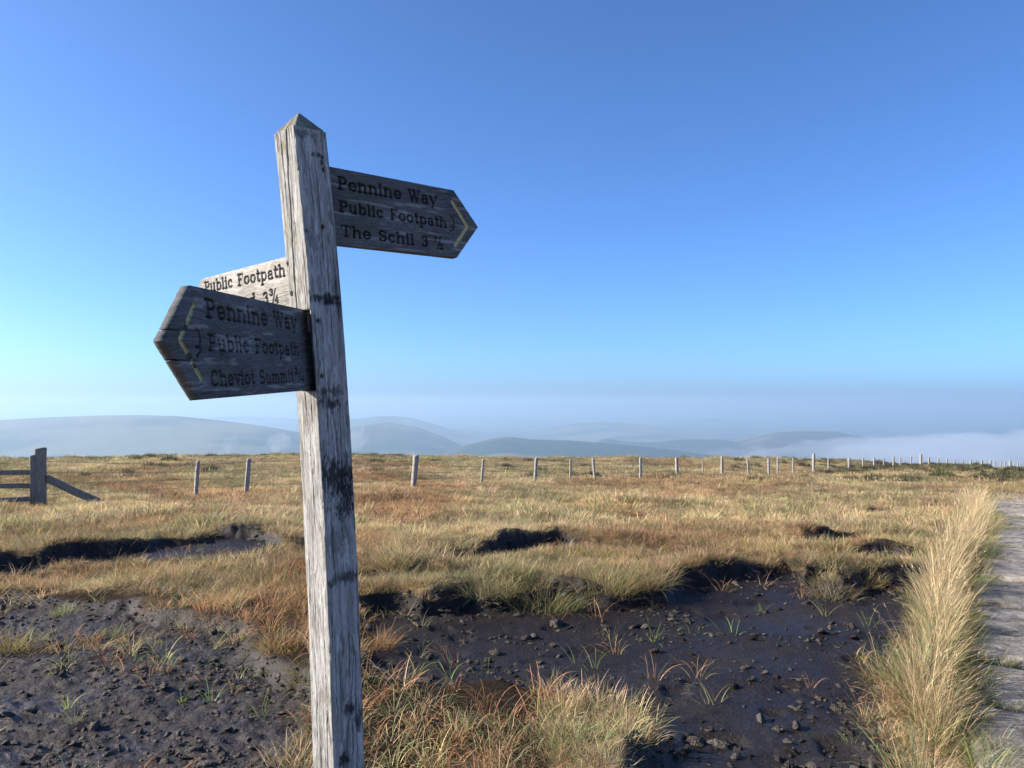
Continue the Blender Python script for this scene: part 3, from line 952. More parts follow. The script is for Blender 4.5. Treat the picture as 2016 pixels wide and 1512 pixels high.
def joint_grass():
    S, W = [], []
    for j in JOINTS:
        if -2 < j < 17:
            k = int(RNG.integers(5, 16))
            S += list(j + RNG.normal(0.01, 0.022, k)); W += list(np.abs(RNG.normal(0, 0.22, k)) * RNG.uniform(0.6, 1.6))
    S, W = np.array(S), np.array(W)
    ok = W < PWID
    S, W = S[ok], W[ok]
    W0 = W - 0.10 * np.sin(S * 0.55)
    x = PA[0] + PDIR[0] * S + PNRM[0] * W0; y = PA[1] + PDIR[1] * S + PNRM[1] * W0
    z = zbase(x, y) + 0.012
    n = len(x)
    k = RNG.uniform(0, 1, (n, 1))
    tint = np.where(k < 0.6, np.array([0.20, 0.24, 0.07]), np.array([0.42, 0.34, 0.17])) * RNG.uniform(0.8, 1.25, (n, 1))
    sc = RNG.uniform(0.5, 1.2, n)
    protos = [blades(34, 0.05, 0.10, 0.0032, 1.0, 0.9, 340 + j, segs=3, green=0.35) for j in range(4)]
    rot = np.stack([RNG.normal(0, 0.1, n), RNG.normal(0, 0.1, n), RNG.uniform(0, 6.28, n)], 1)
    scatter('joint_grass', protos, np.stack([x, y, z], 1), rot, np.stack([sc] * 3, 1), tint, MAT_BLADE, 'tufts of green grass growing in the joints between the flagstones', 'grass')


joint_grass()


# ------------------------------------------------------------------ fence and gate
MAT_STAKE = wood_material('fence_wood', attr=False, base=(0.30, 0.285, 0.255), scale=(9, 9, 1.2), bump=0.5, dist=0.01)
MAT_GATE = wood_material('gate_wood', attr=False, base=(0.20, 0.185, 0.155), scale=(9, 9, 1.2), bump=0.6, dist=0.01)
MAT_WIRE = plain_material('galvanised_wire', (0.25, 0.25, 0.25), 0.5, 0.6)


def stake(name, top, base, width, mat, parent, seed, square=False, sunk=0.45):
    g = np.random.default_rng(seed)
    top, base = np.array(top), np.array(base)
    ax = top - base; L = np.linalg.norm(ax); ax /= L
    base = base - ax * sunk
    ex = np.cross([0, 1, 0], ax); ex /= np.linalg.norm(ex)
    ey = np.cross(ax, ex)
    rotn = g.uniform(0.25, 0.8) if mat is not MAT_GATE else -0.04
    k = 4 if square else 8
    V, Fc = [], []
    hs = [0, 0.35, 0.6, 0.85, 0.985, 1.0]
    for i, h in enumerate(hs):
        wv = width / 2 * (1.0 + 0.06 * g.uniform(-1, 1)) * (0.9 if i == len(hs) - 1 else 1)
        if square:
            ring = [(-1, -1), (-.8, -1), (.8, -1), (1, -.8), (1, .8), (.8, 1), (-.8, 1), (-1, .8)]
        else:
            ring = [(1.05 * math.cos(2 * math.pi * j / 9 + rotn), 1.05 * math.sin(2 * math.pi * j / 9 + rotn)) for j in range(9)]
        for (a, b) in ring:
            sl = 0.012 * a if i >= len(hs) - 2 else 0
            a, b = a * math.cos(rotn) - b * math.sin(rotn), a * math.sin(rotn) + b * math.cos(rotn)
            V.append(base + ax * (h * (L + sunk) + sl) + (ex * a + ey * b) * wv + ex * 0.006 * g.uniform(-1, 1))
        kk = len(ring)
    for i in range(len(hs) - 1):
        for j in range(kk):
            Fc.append((i * kk + j, i * kk + (j + 1) % kk, (i + 1) * kk + (j + 1) % kk, (i + 1) * kk + j))
    Fc.append(tuple((len(hs) - 1) * kk + j for j in range(kk)))
    Fc.append(tuple(reversed(range(kk))))
    V = np.array(V)
    o = mesh_obj(name, V, Fc, mat, parent)
    return o


def beam(name, a, b, w, h, mat, parent, seed=0):
    """squared timber from a to b, h measured up, slightly uneven"""
    g = np.random.default_rng(seed)
    a, b = np.array(a, float), np.array(b, float)
    ax = (b - a); L = np.linalg.norm(ax); ax /= L
    sd = np.cross(ax, [0, 0, 1]); sd /= np.linalg.norm(sd)
    up = np.cross(sd, ax)
    V, Fc = [], []
    n = 7
    ring = [(-1, -.8), (-.8, -1), (.8, -1), (1, -.8), (1, .8), (.8, 1), (-.8, 1), (-1, .8)]
    for i in range(n):
        t = i / (n - 1)
        c = a + ax * L * t + up * g.normal(0, h * 0.03) + sd * g.normal(0, w * 0.03)
        for (p, q) in ring:
            V.append(c + sd * p * w / 2 + up * q * h / 2)
    for i in range(n - 1):
        for j in range(8):
            Fc.append((i * 8 + j, i * 8 + (j + 1) % 8, (i + 1) * 8 + (j + 1) % 8, (i + 1) * 8 + j))
    Fc.append(tuple(reversed(range(8)))); Fc.append(tuple((n - 1) * 8 + j for j in range(8)))
    return mesh_obj(name, np.array(V), Fc, mat, parent)


def wire_mesh(name, pts, r, parent):
    V, Fc = [], []
    pts = [np.array(p) for p in pts]
    for i, p in enumerate(pts):
        t = pts[min(i + 1, len(pts) - 1)] - pts[max(i - 1, 0)]
        t /= np.linalg.norm(t)
        s = np.cross(t, [0, 0, 1]); s /= np.linalg.norm(s); u = np.cross(s, t)
        for k in range(4):
            a = math.pi / 2 * k
            V.append(p + (s * math.cos(a) + u * math.sin(a)) * r)
    for i in range(len(pts) - 1):
        for k in range(4):
            Fc.append((4 * i + k, 4 * i + (k + 1) % 4, 4 * i + 4 + (k + 1) % 4, 4 * i + 4 + k))
    return mesh_obj(name, np.array(V), Fc, MAT_WIRE, parent)


STAKES = [  # top px, base px, thickness m
    (390, 908, 385.5, 975, .10), (490.5, 903, 485, 973, .10), (819, 896.5, 814, 959, .14), (951.5, 904, 948, 950, .09), (1056, 901.5, 1053.4, 948.5, .10),
    (1123.6, 904, 1123, 945, .075), (1167.4, 902.4, 1171, 942, .12), (1261, 901.4, 1261, 939.5, .10), (1332, 901, 1333.3, 936, .13), (1382.6, 905.7, 1384.6, 935, .075),
    (1421.5, 899, 1421.5, 934, .13), (1471.4, 904.7, 1474, 934, .085), (1513, 902.4, 1513.7, 933.6, .14), (1531, 902.4, 1531, 934, .085), (1561.6, 902, 1561.6, 928, .08),
    (1602, 893.3, 1602, 930, .19), (1631, 903, 1631, 929, .10), (1671.6, 901.7, 1671.6, 925, .17), (1699, 901.7, 1699, 924, .12), (1721, 902, 1721, 924, .13),
    (1740, 903, 1740, 924, .10), (1759, 899.7, 1759, 921.5, .19), (1772.5, 901, 1772.5, 921.5, .12), (1794, 899, 1794, 927.5, .11), (1813, 894.7, 1813, 917, .26),
    (1829, 900.7, 1829, 917.5, .15), (1847.6, 902.4, 1847.6, 917, .12), (1864.4, 902.7, 1864.4, 918, .18), (1879, 904, 1879, 918, .13), (1895.6, 905, 1895.6, 918.5, .13),
    (1911, 905, 1911, 920, .2), (1922, 906.7, 1922, 921, .14), (1933, 906.4, 1933, 922, .2), (1942, 907.4, 1942, 922, .14), (1950, 906, 1950, 922, .18), (1958, 908, 1958, 921.5, .14),
    (1970, 909, 1970, 922, .14), (1978, 909, 1978, 922, .14), (1988.5, 907.4, 1988.5, 922.5, .26), (1997, 910, 1997, 922, .14), (2004, 910, 2004, 922.5, .14), (2009, 911.4, 2009, 922.5, .14),
    (2030, 911, 2030, 923, .2), (2055, 911, 2055, 923, .2)]


def build_fence():
    root = empty('wire_fence', at(819, 959, fence_depth(819)))
    inv = np.array(root.location)
    tops = []
    gp_t, gp_b = at(80.5, 882, 17.0), at(80.5, 998, 17.0)
    stake('strainer_post', gp_t - inv, gp_b - inv, 0.18, MAT_GATE, root, 900, square=True)
    tops.append((gp_b, gp_t))
    # raking strut behind the strainer post
    a, b = at(90, 941, 17.05), at(200, 991, 17.6)
    beam('strut', a - inv, b - inv, 0.12, 0.16, MAT_GATE, root, 3)
    for i, (tx, ty, bx, by, w) in enumerate(STAKES):
        d = fence_depth(bx)
        t, b = at(tx, ty, d), at(bx, by, d)
        stake('strainer_post' if w >= .19 else 'stake', t - inv, b - inv, w, MAT_STAKE, root, 910 + i, square=(i % 3 != 0))
        tops.append((b, t))
    for f in (0.25, 0.48, 0.70, 0.92):
        pts = []
        for i in range(len(tops) - 1):
            (b0, t0), (b1, t1) = tops[i], tops[i + 1]
            p0, p1 = b0 + (t0 - b0) * f * (0.85 if i == 0 else 1), b1 + (t1 - b1) * f
            off = np.array([0, -0.06, 0])
            for k in range(4):
                q = p0 + (p1 - p0) * k / 4 + off
                q = q - np.array([0, 0, 0.02 * math.sin(math.pi * k / 4)])
                pts.append(q - inv)
        pts.append(tops[-1][0] + (tops[-1][1] - tops[-1][0]) * f - inv)
        wire_mesh('wire', pts, 0.005, root)
    tag(root, 'long post and wire fence running across the moor to the right', 'fence')


build_fence()


def build_gate():
    root = empty('wooden_gate', at(66, 999, 16.95))
    inv = np.array(root.location)
    stake('stile', at(66, 896, 16.95) - inv, at(66, 998, 16.95) - inv, 0.105, MAT_GATE, root, 950, square=True, sunk=0.0)
    stake('stile', at(-190, 892, 16.0) - inv, at(-190, 1004, 16.0) - inv, 0.105, MAT_GATE, root, 951, square=True, sunk=0.0)
    for k, (yl, yr) in enumerate(((931, 930), (960, 956), (991, 983), (1014, 1008))):
        beam('rail', at(-190, yl, 16.0) - inv, at(61, yr, 16.93) - inv, 0.045, 0.105, MAT_GATE, root, 20 + k)
    tag(root, 'grey wooden rail gate at the left end of the wire fence', 'gate')


build_gate()


# ------------------------------------------------------------------ signpost
# routed slab-serif letters drawn as strokes; units of cap height
TK, TN, SR = 0.155, 0.075, 0.085


def arc(cx, cy, rx, ry, a0, a1, thick=True):
    n = max(4, int(abs(a1 - a0) / 18))
    A = np.radians(np.linspace(a0, a1, n + 1))
    P = np.stack([cx + rx * np.cos(A), cy + ry * np.sin(A)], 1)
    am = (A[:-1] + A[1:]) / 2
    w = TN + (TK - TN) * np.abs(np.cos(am)) if thick else np.full(n, TN)
    return [(P[i, 0], P[i, 1], P[i + 1, 0], P[i + 1, 1], w[i]) for i in range(n)]


def ln(x0, y0, x1, y1, w=None):
    return [(x0, y0, x1, y1, TK if w is None else w)]


def sf(x, y, a=0.15, b=0.15):
    return [(x - a, y, x + b, y, SR)]


def dot(x, y, r=0.19):
    return [(x, y, x + 1e-3, y, r)]


XH = 0.68
G = {}
G['l'] = (0.44, ln(.2, 0.04, .2, .98) + sf(.2, .04) + sf(.2, .97, .16, 0))
G['i'] = (0.44, ln(.2, 0.04, .2, XH) + sf(.2, .04) + sf(.2, XH, .16, 0) + dot(.2, .92))
G['n'] = (0.94, ln(.2, 0.04, .2, XH) + sf(.2, .04, .15, .13) + sf(.2, XH, .16, 0) + arc(.45, .42, .25, .25, 0, 180) + ln(.7, .04, .7, .43) + sf(.7, .04, .13, .15))
G['h'] = (0.94, ln(.2, 0.04, .2, .98) + sf(.2, .04, .15, .13) + sf(.2, .97, .16, 0) + arc(.45, .42, .25, .25, 0, 180) + ln(.7, .04, .7, .43) + sf(.7, .04, .13, .15))
G['m'] = (1.38, ln(.2, 0.04, .2, XH) + sf(.2, .04, .14, .12) + sf(.2, XH, .16, 0) + arc(.42, .43, .22, .24, 0, 180) + ln(.64, .04, .64, .43) + sf(.64, .04, .12, .12) + arc(.87, .43, .22, .24, 0, 180) + ln(1.1, .04, 1.1, .43) + sf(1.1, .04, .12, .15))
G['u'] = (0.94, ln(.2, .26, .2, XH) + sf(.2, XH, .15, 0) + arc(.43, .27, .23, .24, 180, 360) + ln(.68, .03, .68, XH) + sf(.68, XH, .15, 0) + sf(.68, .04, 0, .16))
G['b'] = (0.9, ln(.2, 0.04, .2, .98) + sf(.2, .97, .16, 0) + arc(.47, .36, .27, .32, -180, 180))
G['p'] = (0.9, ln(.2, -.30, .2, XH) + sf(.2, XH, .16, 0) + sf(.2, -.3) + arc(.47, .36, .27, .32, -180, 180))
G['d'] = (0.94, ln(.68, 0.04, .68, .98) + sf(.68, .97, .16, 0) + sf(.68, .04, 0, .16) + arc(.4, .36, .27, .32, -180, 180))
G['a'] = (0.84, arc(.38, .21, .24, .19, 0, 360) + ln(.6, .1, .6, .46) + arc(.37, .46, .23, .22, 0, 150) + dot(.18, .55, .15) + sf(.62, .05, 0, .15))
G['e'] = (0.80, arc(.4, .36, .29, .32, 0, 318) + ln(.14, .36, .66, .36, TN))
G['c'] = (0.78, arc(.4, .36, .28, .32, 50, 318) + dot(.58, .55, .16))
G['o'] = (0.86, arc(.42, .36, .29, .32, 0, 360))
G['t'] = (0.58, ln(.25, .2, .25, .92) + arc(.38, .2, .13, .16, 180, 330) + ln(.05, XH, .5, XH, SR))
G['y'] = (0.86, ln(.14, XH, .42, .06) + ln(.72, XH, .34, -.24, TN) + dot(.26, -.26, .15) + sf(.14, XH, .12, .14) + sf(.72, XH, .13, .12))
G['v'] = (0.84, ln(.14, XH, .42, .04) + ln(.70, XH, .42, .04, TN) + sf(.14, XH, .12, .14) + sf(.70, XH, .13, .12))
G['P'] = (0.94, ln(.26, .04, .26, .96) + sf(.26, .04, .2, .2) + ln(.06, .96, .52, .96, SR) + ln(.26, .48, .52, .48, TN) + arc(.5, .72, .29, .24, -90, 90))
G['F'] = (0.92, ln(.26, .04, .26, .96) + sf(.26, .04, .2, .2) + ln(.06, .96, .8, .96, SR) + ln(.8, .96, .8, .76, TN) + ln(.26, .52, .56, .52, TN) + ln(.56, .42, .56, .62, TN))
G['W'] = (1.26, ln(.12, .96, .38, .05) + ln(.38, .05, .62, .9, TN) + ln(.55, .96, .84, .05) + ln(.84, .05, 1.1, .96, TN) + sf(.12, .96, .14, .16) + sf(.58, .96, .14, .14) + sf(1.1, .96, .14, .12))
G['T'] = (0.98, ln(.48, .04, .48, .96) + sf(.48, .04, .2, .2) + ln(.08, .96, .88, .96, SR) + ln(.08, .96, .08, .74, TN) + ln(.88, .96, .88, .74, TN))
G['S'] = (0.88, arc(.42, .72, .28, .23, 30, 255) + arc(.42, .27, .3, .24, 75, -150) + ln(.7, .96, .7, .76, TN) + ln(.1, .06, .1, .26, TN))
G['C'] = (0.98, arc(.5, .5, .4, .46, 48, 318) + ln(.82, .96, .82, .68, TN))
G['3'] = (0.76, arc(.36, .74, .24, .21, 150, -80) + arc(.36, .28, .28, .25, 80, -150) + dot(.16, .8, .15) + dot(.12, .2, .15))
G['1'] = (0.5, ln(.26, .04, .26, .96) + sf(.26, .04, .18, .18) + ln(.26, .96, .08, .84, TN))
G['2'] = (0.74, arc(.36, .7, .27, .25, 165, -35) + ln(.56, .54, .1, .06, TN) + ln(.08, .06, .66, .06, TK) + dot(.16, .74, .14))
G['4'] = (0.78, ln(.52, .04, .52, .96) + ln(.48, .96, .08, .32, TN) + ln(.08, .32, .72, .32, TN) + sf(.52, .04, .14, .14))
G[' '] = (0.62, [])


def layout(text):
    """strokes of a line of text; '\\u00bd' and '\\u00be' are drawn as stacked fractions"""
    x, out = 0.0, []
    for ch in text:
        if ch in '\u00bd\u00be':
            a, b = ('1', '2') if ch == '\u00bd' else ('3', '4')
            k = 0.52
            out += [(x + p * k, q * k + 0.56, x + r * k, s * k + 0.56, w * 0.68) for p, q, r, s, w in G[a][1]]
            out += [(x + 0.28, -0.12, x + 0.66, 1.02, TN)]
            out += [(x + 0.52 + p * k, q * k - 0.08, x + 0.52 + r * k, s * k - 0.08, w * 0.68) for p, q, r, s, w in G[b][1]]
            x += 0.98
            continue
        adv, st = G[ch]
        out += [(x + p, q, x + r, s, w) for p, q, r, s, w in st]
        x += adv + 0.03
    return x, out


def carve_field(U, V, strokes):
    """0..1 engraved mask on the grid from strokes (u0,v0,u1,v1,width) in metres"""
    f = np.zeros(U.shape)
    for (a, b, c, d, w) in strokes:
        lo_u, hi_u, lo_v, hi_v = min(a, c) - w, max(a, c) + w, min(b, d) - w, max(b, d) + w
        m = (U > lo_u) & (U < hi_u) & (V > lo_v) & (V < hi_v)
        if not m.any():
            continue
        ex, ey = c - a, d - b
        q = ex * ex + ey * ey + 1e-12
        t = np.clip(((U[m] - a) * ex + (V[m] - b) * ey) / q, 0, 1)
        dist = np.hypot(U[m] - a - t * ex, V[m] - b - t * ey)
        f[m] = np.maximum(f[m], 1 - sstep(w * 0.5 - 0.0009, w * 0.5 + 0.0009, dist))
    return f


class Frame:
    def __init__(s, o, u, v):
        s.o = np.array(o); s.u = u / np.linalg.norm(u)
        v = v - s.u * (v @ s.u); s.v = v / np.linalg.norm(v)
        s.n = np.cross(s.u, s.v)

    def uv(s, px, py):
        r = ray(px, py)
        t = ((s.o - CAM) @ s.n) / (r @ s.n)
        p = CAM + r * t - s.o
        return np.array([p @ s.u, p @ s.v])

    def matrix(s):
        m = Matrix.Identity(4)
        for i in range(3):
            m[i][0], m[i][1], m[i][2], m[i][3] = s.u[i], s.v[i], s.n[i], s.o[i]
        return m


LIT_SHADED_WOOD = {'dark': np.array([0.125, 0.122, 0.12]), 'lit': np.array([0.30, 0.28, 0.25])}  # one wood, with the arms' shade and sun put into its colour
MAT_BOARD = wood_material('weathered_board', attr=True, scale=(8, 95, 95), bump=0.9, dist=0.004)
MAT_POST = wood_material('weathered_post', attr=True, scale=(95, 95, 8), bump=0.9, dist=0.005)


def board(name, parent, fr, outline_fn, u0, u1, thick, texts, chevron, brace, slits, wood, seed, step=0.0016, yellow_wear=0.0):
    nu = int((u1 - u0) / step) + 1
    lo, hi = outline_fn(np.array([u0, (u0 + u1) / 2, u1]))
    nv = int((hi - lo).max() / step) + 1
    us = np.linspace(u0, u1, nu)
    lo, hi = outline_fn(us)
    tv = np.linspace(0, 1, nv)
    U = np.repeat(us[:, None], nv, 1)
    Vv = lo[:, None] + (hi - lo)[:, None] * tv[None, :]
    g = np.random.default_rng(seed)
    st = []
    for (txt, p0, p1, cap) in texts:
        a, b = fr.uv(*p0), fr.uv(*p1)
        wid, ss = layout(txt)
        dirv = (b - a); Ln = np.linalg.norm(dirv); dirv /= Ln
        nrm = np.array([-dirv[1], dirv[0]])
        kx = Ln / (wid - 0.05)
        for (x0, y0, x1, y1, w) in ss:
            q0 = a + dirv * x0 * kx + nrm * y0 * cap
            q1 = a + dirv * x1 * kx + nrm * y1 * cap
            st.append((q0[0], q0[1], q1[0], q1[1], 1.32 * w * (cap * 0.6 + kx * 0.4)))
    for (p0, p1, w) in brace:
        a, b = fr.uv(*p0), fr.uv(*p1)
        st.append((a[0], a[1], b[0], b[1], w))
    cut = carve_field(U, Vv, st)
    ch = []
    for (p0, p1, w) in chevron:
        a, b = fr.uv(*p0), fr.uv(*p1)
        ch.append((a[0], a[1], b[0], b[1], w))
    yel = carve_field(U, Vv, ch) if ch else np.zeros(U.shape)
    warp = 0.02 * fbm(U / 0.16, Vv / 0.06, seed, 3)
    # knots bend the grain
    kd = np.zeros(U.shape)
    for _ in range(3):
        ku, kv = g.uniform(u0, u1), g.uniform(lo.min(), hi.max())
        rr2 = np.hypot((U - ku) / 1.6, Vv - kv)
        kd += 0.02 * np.exp(-rr2 / 0.03)
    grain = fbm(U / 0.22, (Vv + warp + kd) / 0.0042, seed + 3, 3)
    rings = np.sin((Vv + warp * 1.6 + kd * 1.5) / 0.0095 * 2 * math.pi)
    h = 0.0007 * grain + 0.00035 * rings
    h = h - 0.0065 * cut - 0.0045 * yel * (1 - cut)
    # edge wear
    ed = np.minimum(Vv - lo[:, None], hi[:, None] - Vv)
    h = h - 0.002 * (1 - sstep(0, 0.006, ed)) - 0.0006 * fbm(U / 0.01, Vv / 0.004, seed + 9, 2) * (1 - sstep(0, .02, ed))
    blot = fbm(U / 0.09, Vv / 0.05, seed + 5, 4)
    c = wood[None, None, :] * (1 + 0.34 * grain + 0.10 * rings + 0.38 * blot)[..., None]
    pale = sstep(0.25, 0.5, fbm(U / 0.12, Vv / 0.010, seed + 7, 3))[..., None]
    c = c * (1 - 0.5 * pale) + np.array([0.42, 0.41, 0.39]) * 0.5 * pale
    green = sstep(0.15, 0.5, fbm(U / 0.07, Vv / 0.06, seed + 8, 3))[..., None] * 0.35
    c = c * (1 - green) + np.array([0.10, 0.115, 0.075]) * green
    black = np.array([0.012, 0.011, 0.011])
    cw = (cut * (0.9 + 0.1 * grain).clip(0, 1))[..., None]
    c = c * (1 - cw) + black * cw
    wear = fbm(U / 0.035, Vv / 0.03, seed + 11, 3)
    yk = (yel * (wear > yellow_wear))[..., None]
    c = c * (1 - yel[..., None]) + (wood * 0.55) * yel[..., None]
    c = c * (1 - yk) + np.array([0.62, 0.53, 0.26]) * yk
    front = np.stack([U, Vv, h], -1).reshape(-1, 3)
    hb = 0.0007 * fbm(U / 0.22, (Vv + warp) / 0.0042, seed + 23, 2) + 0.002 * (1 - sstep(0, 0.006, ed))
    back = np.stack([U, Vv, -thick + hb], -1).reshape(-1, 3)
    idx = np.arange(nu * nv).reshape(nu, nv)
    quads = np.stack([idx[:-1, :-1], idx[1:, :-1], idx[1:, 1:], idx[:-1, 1:]], -1)
    keep = np.ones(quads.shape[:2], bool)
    Uc, Vc = (U[:-1, :-1] + U[1:, 1:]) / 2, (Vv[:-1, :-1] + Vv[1:, 1:]) / 2
    for (p0, p1, w0, w1) in slits:
        a, b = fr.uv(*p0), fr.uv(*p1)
        t = np.clip((Uc - a[0]) / (b[0] - a[0]), -0.5, 1.001)
        vc = a[1] + (b[1] - a[1]) * t + 0.0012 * fbm(Uc / 0.01, Uc * 0, seed + 40, 2)
        w = w0 + (w1 - w0) * np.clip(t, 0, 1)
        keep &= ~((t <= 1.0) & (np.abs(Vc - vc) < w / 2))
    Q = quads[keep].reshape(-1, 4)
    n = nu * nv
    QB = Q[:, ::-1] + n
    # walls on every boundary edge of the kept faces
    E = np.concatenate([Q[:, [0, 1]], Q[:, [1, 2]], Q[:, [2, 3]], Q[:, [3, 0]]])
    key = np.minimum(E[:, 0], E[:, 1]).astype(np.int64) * n + np.maximum(E[:, 0], E[:, 1])
    _, inv, cnt = np.unique(key, return_inverse=True, return_counts=True)
    B = E[cnt[inv] == 1]
    W = np.stack([B[:, 1], B[:, 0], B[:, 0] + n, B[:, 1] + n], 1)
    faces = np.concatenate([Q, QB, W])
    ce = c.reshape(-1, 3)
    verts = np.concatenate([front, back])
    cb = wood * (1 + 0.3 * fbm(U / 0.22, (Vv + warp) / 0.0042, seed + 23, 2)[..., None])
    col = np.concatenate([ce, cb.reshape(-1, 3)])
    # paint must not bleed on to the end grain: rim takes bare wood
    used = np.zeros(len(verts), bool); used[faces.ravel()] = True
    remap = np.cumsum(used) - 1
    o = mesh_obj(name, verts[used], remap[faces], MAT_BOARD, parent, attrs={'col': ('FLOAT_COLOR', 'POINT', col4(np.clip(col[used], 0.004, 0.9)))})
    o.matrix_world = fr.matrix()
    return o


def build_signpost():
    s = 0.10
    th = math.radians(42)
    Pt, Pb = at(578.6, 246, 1.975), at(657, 1512, 2.04)
    w = Pt - Pb; w /= np.linalg.norm(w)
    ex = np.array([math.cos(th), -math.sin(th), 0]); ex -= w * (ex @ w); ex /= np.linalg.norm(ex)
    ey = np.cross(w, ex)
    # origin: axis point at ground level
    c_top = Pt - ex * s / 2 + ey * s / 2
    L = (c_top[2] - 0.0) / w[2]
    base = c_top - w * L
    root = empty('signpost', base)
    M = Matrix.Identity(4)
    for i in range(3):
        M[i][0], M[i][1], M[i][2], M[i][3] = ex[i], ey[i], w[i], base[i]

    h_lo = float((Pb - base) @ w)
    bvec = np.array([ex[0], ey[0]])                        # world x in post coordinates

    def bow(h):
        t = np.clip((h - h_lo) / (L - h_lo), -0.5, 1)
        return 0.0168 * 4 * t * (1 - t) * (1 + 0.25 * (t - 0.5))

    def face_uv(px, py, which):
        """local coordinates (along the face, height) of a pixel on face R (x=+s/2) or L (y=-s/2)"""
        r = ray(px, py)
        nrm, off = (ex, s / 2) if which == 'R' else (-ey, s / 2)
        t = ((base + nrm * off - CAM) @ nrm) / (r @ nrm)
        p = CAM + r * t - base
        for _ in range(3):
            sh = np.array([bow(float(p @ w)), 0, 0])
            t = ((base + sh + nrm * off - CAM) @ nrm) / (r @ nrm)
            p = CAM + r * t - base
        p = p - sh
        return (p @ ey if which == 'R' else p @ ex), p @ w

    # ---- the post
    nper = 62
    hv = np.concatenate([np.linspace(-0.4, 0.45, 30)[:-1], np.arange(0.45, L, 0.0034), [L]])
    per = []
    rc = 0.006
    h2 = s / 2
    side = np.linspace(-1, 1, nper, endpoint=False)
    for k in range(4):
        for a in side:
            q = np.array([a * h2, -h2])
            # rounded arris
            over = max(0, abs(q[0]) - (h2 - rc)) / rc
            q[1] += rc * (1 - math.sqrt(max(0, 1 - over ** 2 * 0.95)))
            for _ in range(k):
                q = np.array([-q[1], q[0]])
            per.append((q[0], q[1], k, a * h2))
    per = np.array(per)
    npn, nh = len(per), len(hv)
    PX, H = np.meshgrid(np.arange(npn), hv, indexing='xy')
    fk = per[PX, 2].astype(int); fa = per[PX, 3]
    bx, by = per[PX, 0].copy(), per[PX, 1].copy()
    arc_u = fa + fk * 0.37
    warp = 0.012 * fbm(arc_u / 0.05, H / 0.25, 501, 3)
    kn = np.zeros(H.shape)
    for (k, ka, kh) in ((0, 0.02, 1.30), (0, -0.005, 1.05), (0, 0.03, 0.72), (1, 0.03, 1.28), (0, -0.02, 1.85), (1, 0.0, 1.5), (0, 0.01, 2.0)):
        d = np.hypot((fa - ka) / 0.02, (H - kh) / 0.055)
        kn += np.where(fk == k, 0.012 * np.exp(-d * d * 0.6), 0)
    gu = arc_u + warp + kn
    grain = fbm(gu / 0.0036, H / 0.10, 503, 3)
    grain2 = fbm(gu / 0.011, H / 0.5, 505, 2)
    disp = 0.0011 * grain + 0.0008 * grain2
    col = np.ones(H.shape + (3,)) * np.array([0.35, 0.34, 0.318])
    col *= (1 + 0.30 * grain + 0.22 * grain2 + 0.25 * fbm(arc_u / 0.06, H / 0.25, 507, 3))[..., None]
    # pale bleached streaks
    pale = sstep(0.22, 0.42, fbm(gu / 0.012, H / 0.09, 509, 3))
    pale *= np.where(fk == 1, 0.85, 0.5)
    col = col * (1 - pale[..., None]) + np.array([0.54, 0.535, 0.51]) * pale[..., None]
    dark = sstep(0.18, 0.5, fbm(gu / 0.010, H / 0.06, 511, 3)) * 0.6
    col = col * (1 - dark[..., None]) + np.array([0.13, 0.12, 0.10]) * dark[..., None]

    def stain(which, px, py, ra, rh, strength, colr, seed, dep=0.0):
        nonlocal col, disp
        a0, h0 = face_uv(px, py, which)
        k = 0 if which == 'L' else 1
        d = np.hypot((fa - a0) / ra, (H - h0) / rh) + 0.8 * fbm(fa / 0.014, H / 0.022, seed, 3) + 0.85 * fbm(gu / 0.003, H / 0.010, seed + 2, 3)
        m = np.where(fk == k, (1 - sstep(0.4, 1.2, d)) * strength * 0.92, 0)
        col = col * (1 - m[..., None]) + np.array(colr) * m[..., None]
        disp = disp - dep * m

    blk = (0.018, 0.018, 0.019)
    for q in (('R', 628, 306, .018, .008, .95), ('R', 634, 318, .010, .014, .95), ('R', 604, 455, .012, .007, .9), ('R', 645, 588, .05, .012, .95), ('R', 655, 596, .04, .008, .9), ('R', 622, 478, .02, .03, .45),
              ('R', 652, 770, .05, .016, .75), ('R', 660, 798, .035, .014, .95), ('R', 630, 790, .02, .01, .7), ('R', 655, 940, .055, .05, .97), ('R', 685, 960, .035, .06, .97), ('R', 680, 1005, .03, .03, .9),
              ('R', 646, 1005, .012, .012, .5), ('R', 652, 1070, .05, .03, .4), ('R', 672, 1140, .06, .016, .8), ('R', 690, 1395, .018, .016, .9), ('R', 706, 1415, .02, .03, .85), ('R', 678, 1495, .012, .022, .95),
              ('R', 600, 262, .05, .014, .6)):
        stain(*q[:6], blk, 520 + int(q[1]), 0.0015)
    olive = (0.17, 0.155, 0.085)
    for q in (('L', 556, 288, .02, .02, .8), ('L', 605, 800, .05, .03, .55), ('L', 612, 830, .03, .015, .4), ('L', 575, 470, .04, .04, .35), ('L', 580, 560, .03, .06, .35), ('L', 640, 1370, .04, .035, .55), ('L', 612, 985, .03, .04, .35)):
        stain(*q[:6], olive if q[1] < 600 else (0.16, 0.145, 0.115), 620 + int(q[1]), 0.0006)
    # long shake down face L
    pts = [(563, 238), (566, 300), (569, 360), (573, 420), (576, 480), (581, 560), (588, 640), (594, 720), (602, 780), (607, 850), (612, 905)]
    cp = np.array([face_uv(a, b, 'L') for a, b in pts]); cp = cp[np.argsort(cp[:, 1])]
    ca = np.interp(H, cp[:, 1], cp[:, 0]) + 0.0016 * fbm(H / 0.03, H * 0, 701, 3)
    cw = np.interp(H, [cp[0, 1], cp[0, 1] + .3, cp[-1, 1] - .5, cp[-1, 1]], [0.0, 0.0012, 0.0022, 0.0022])
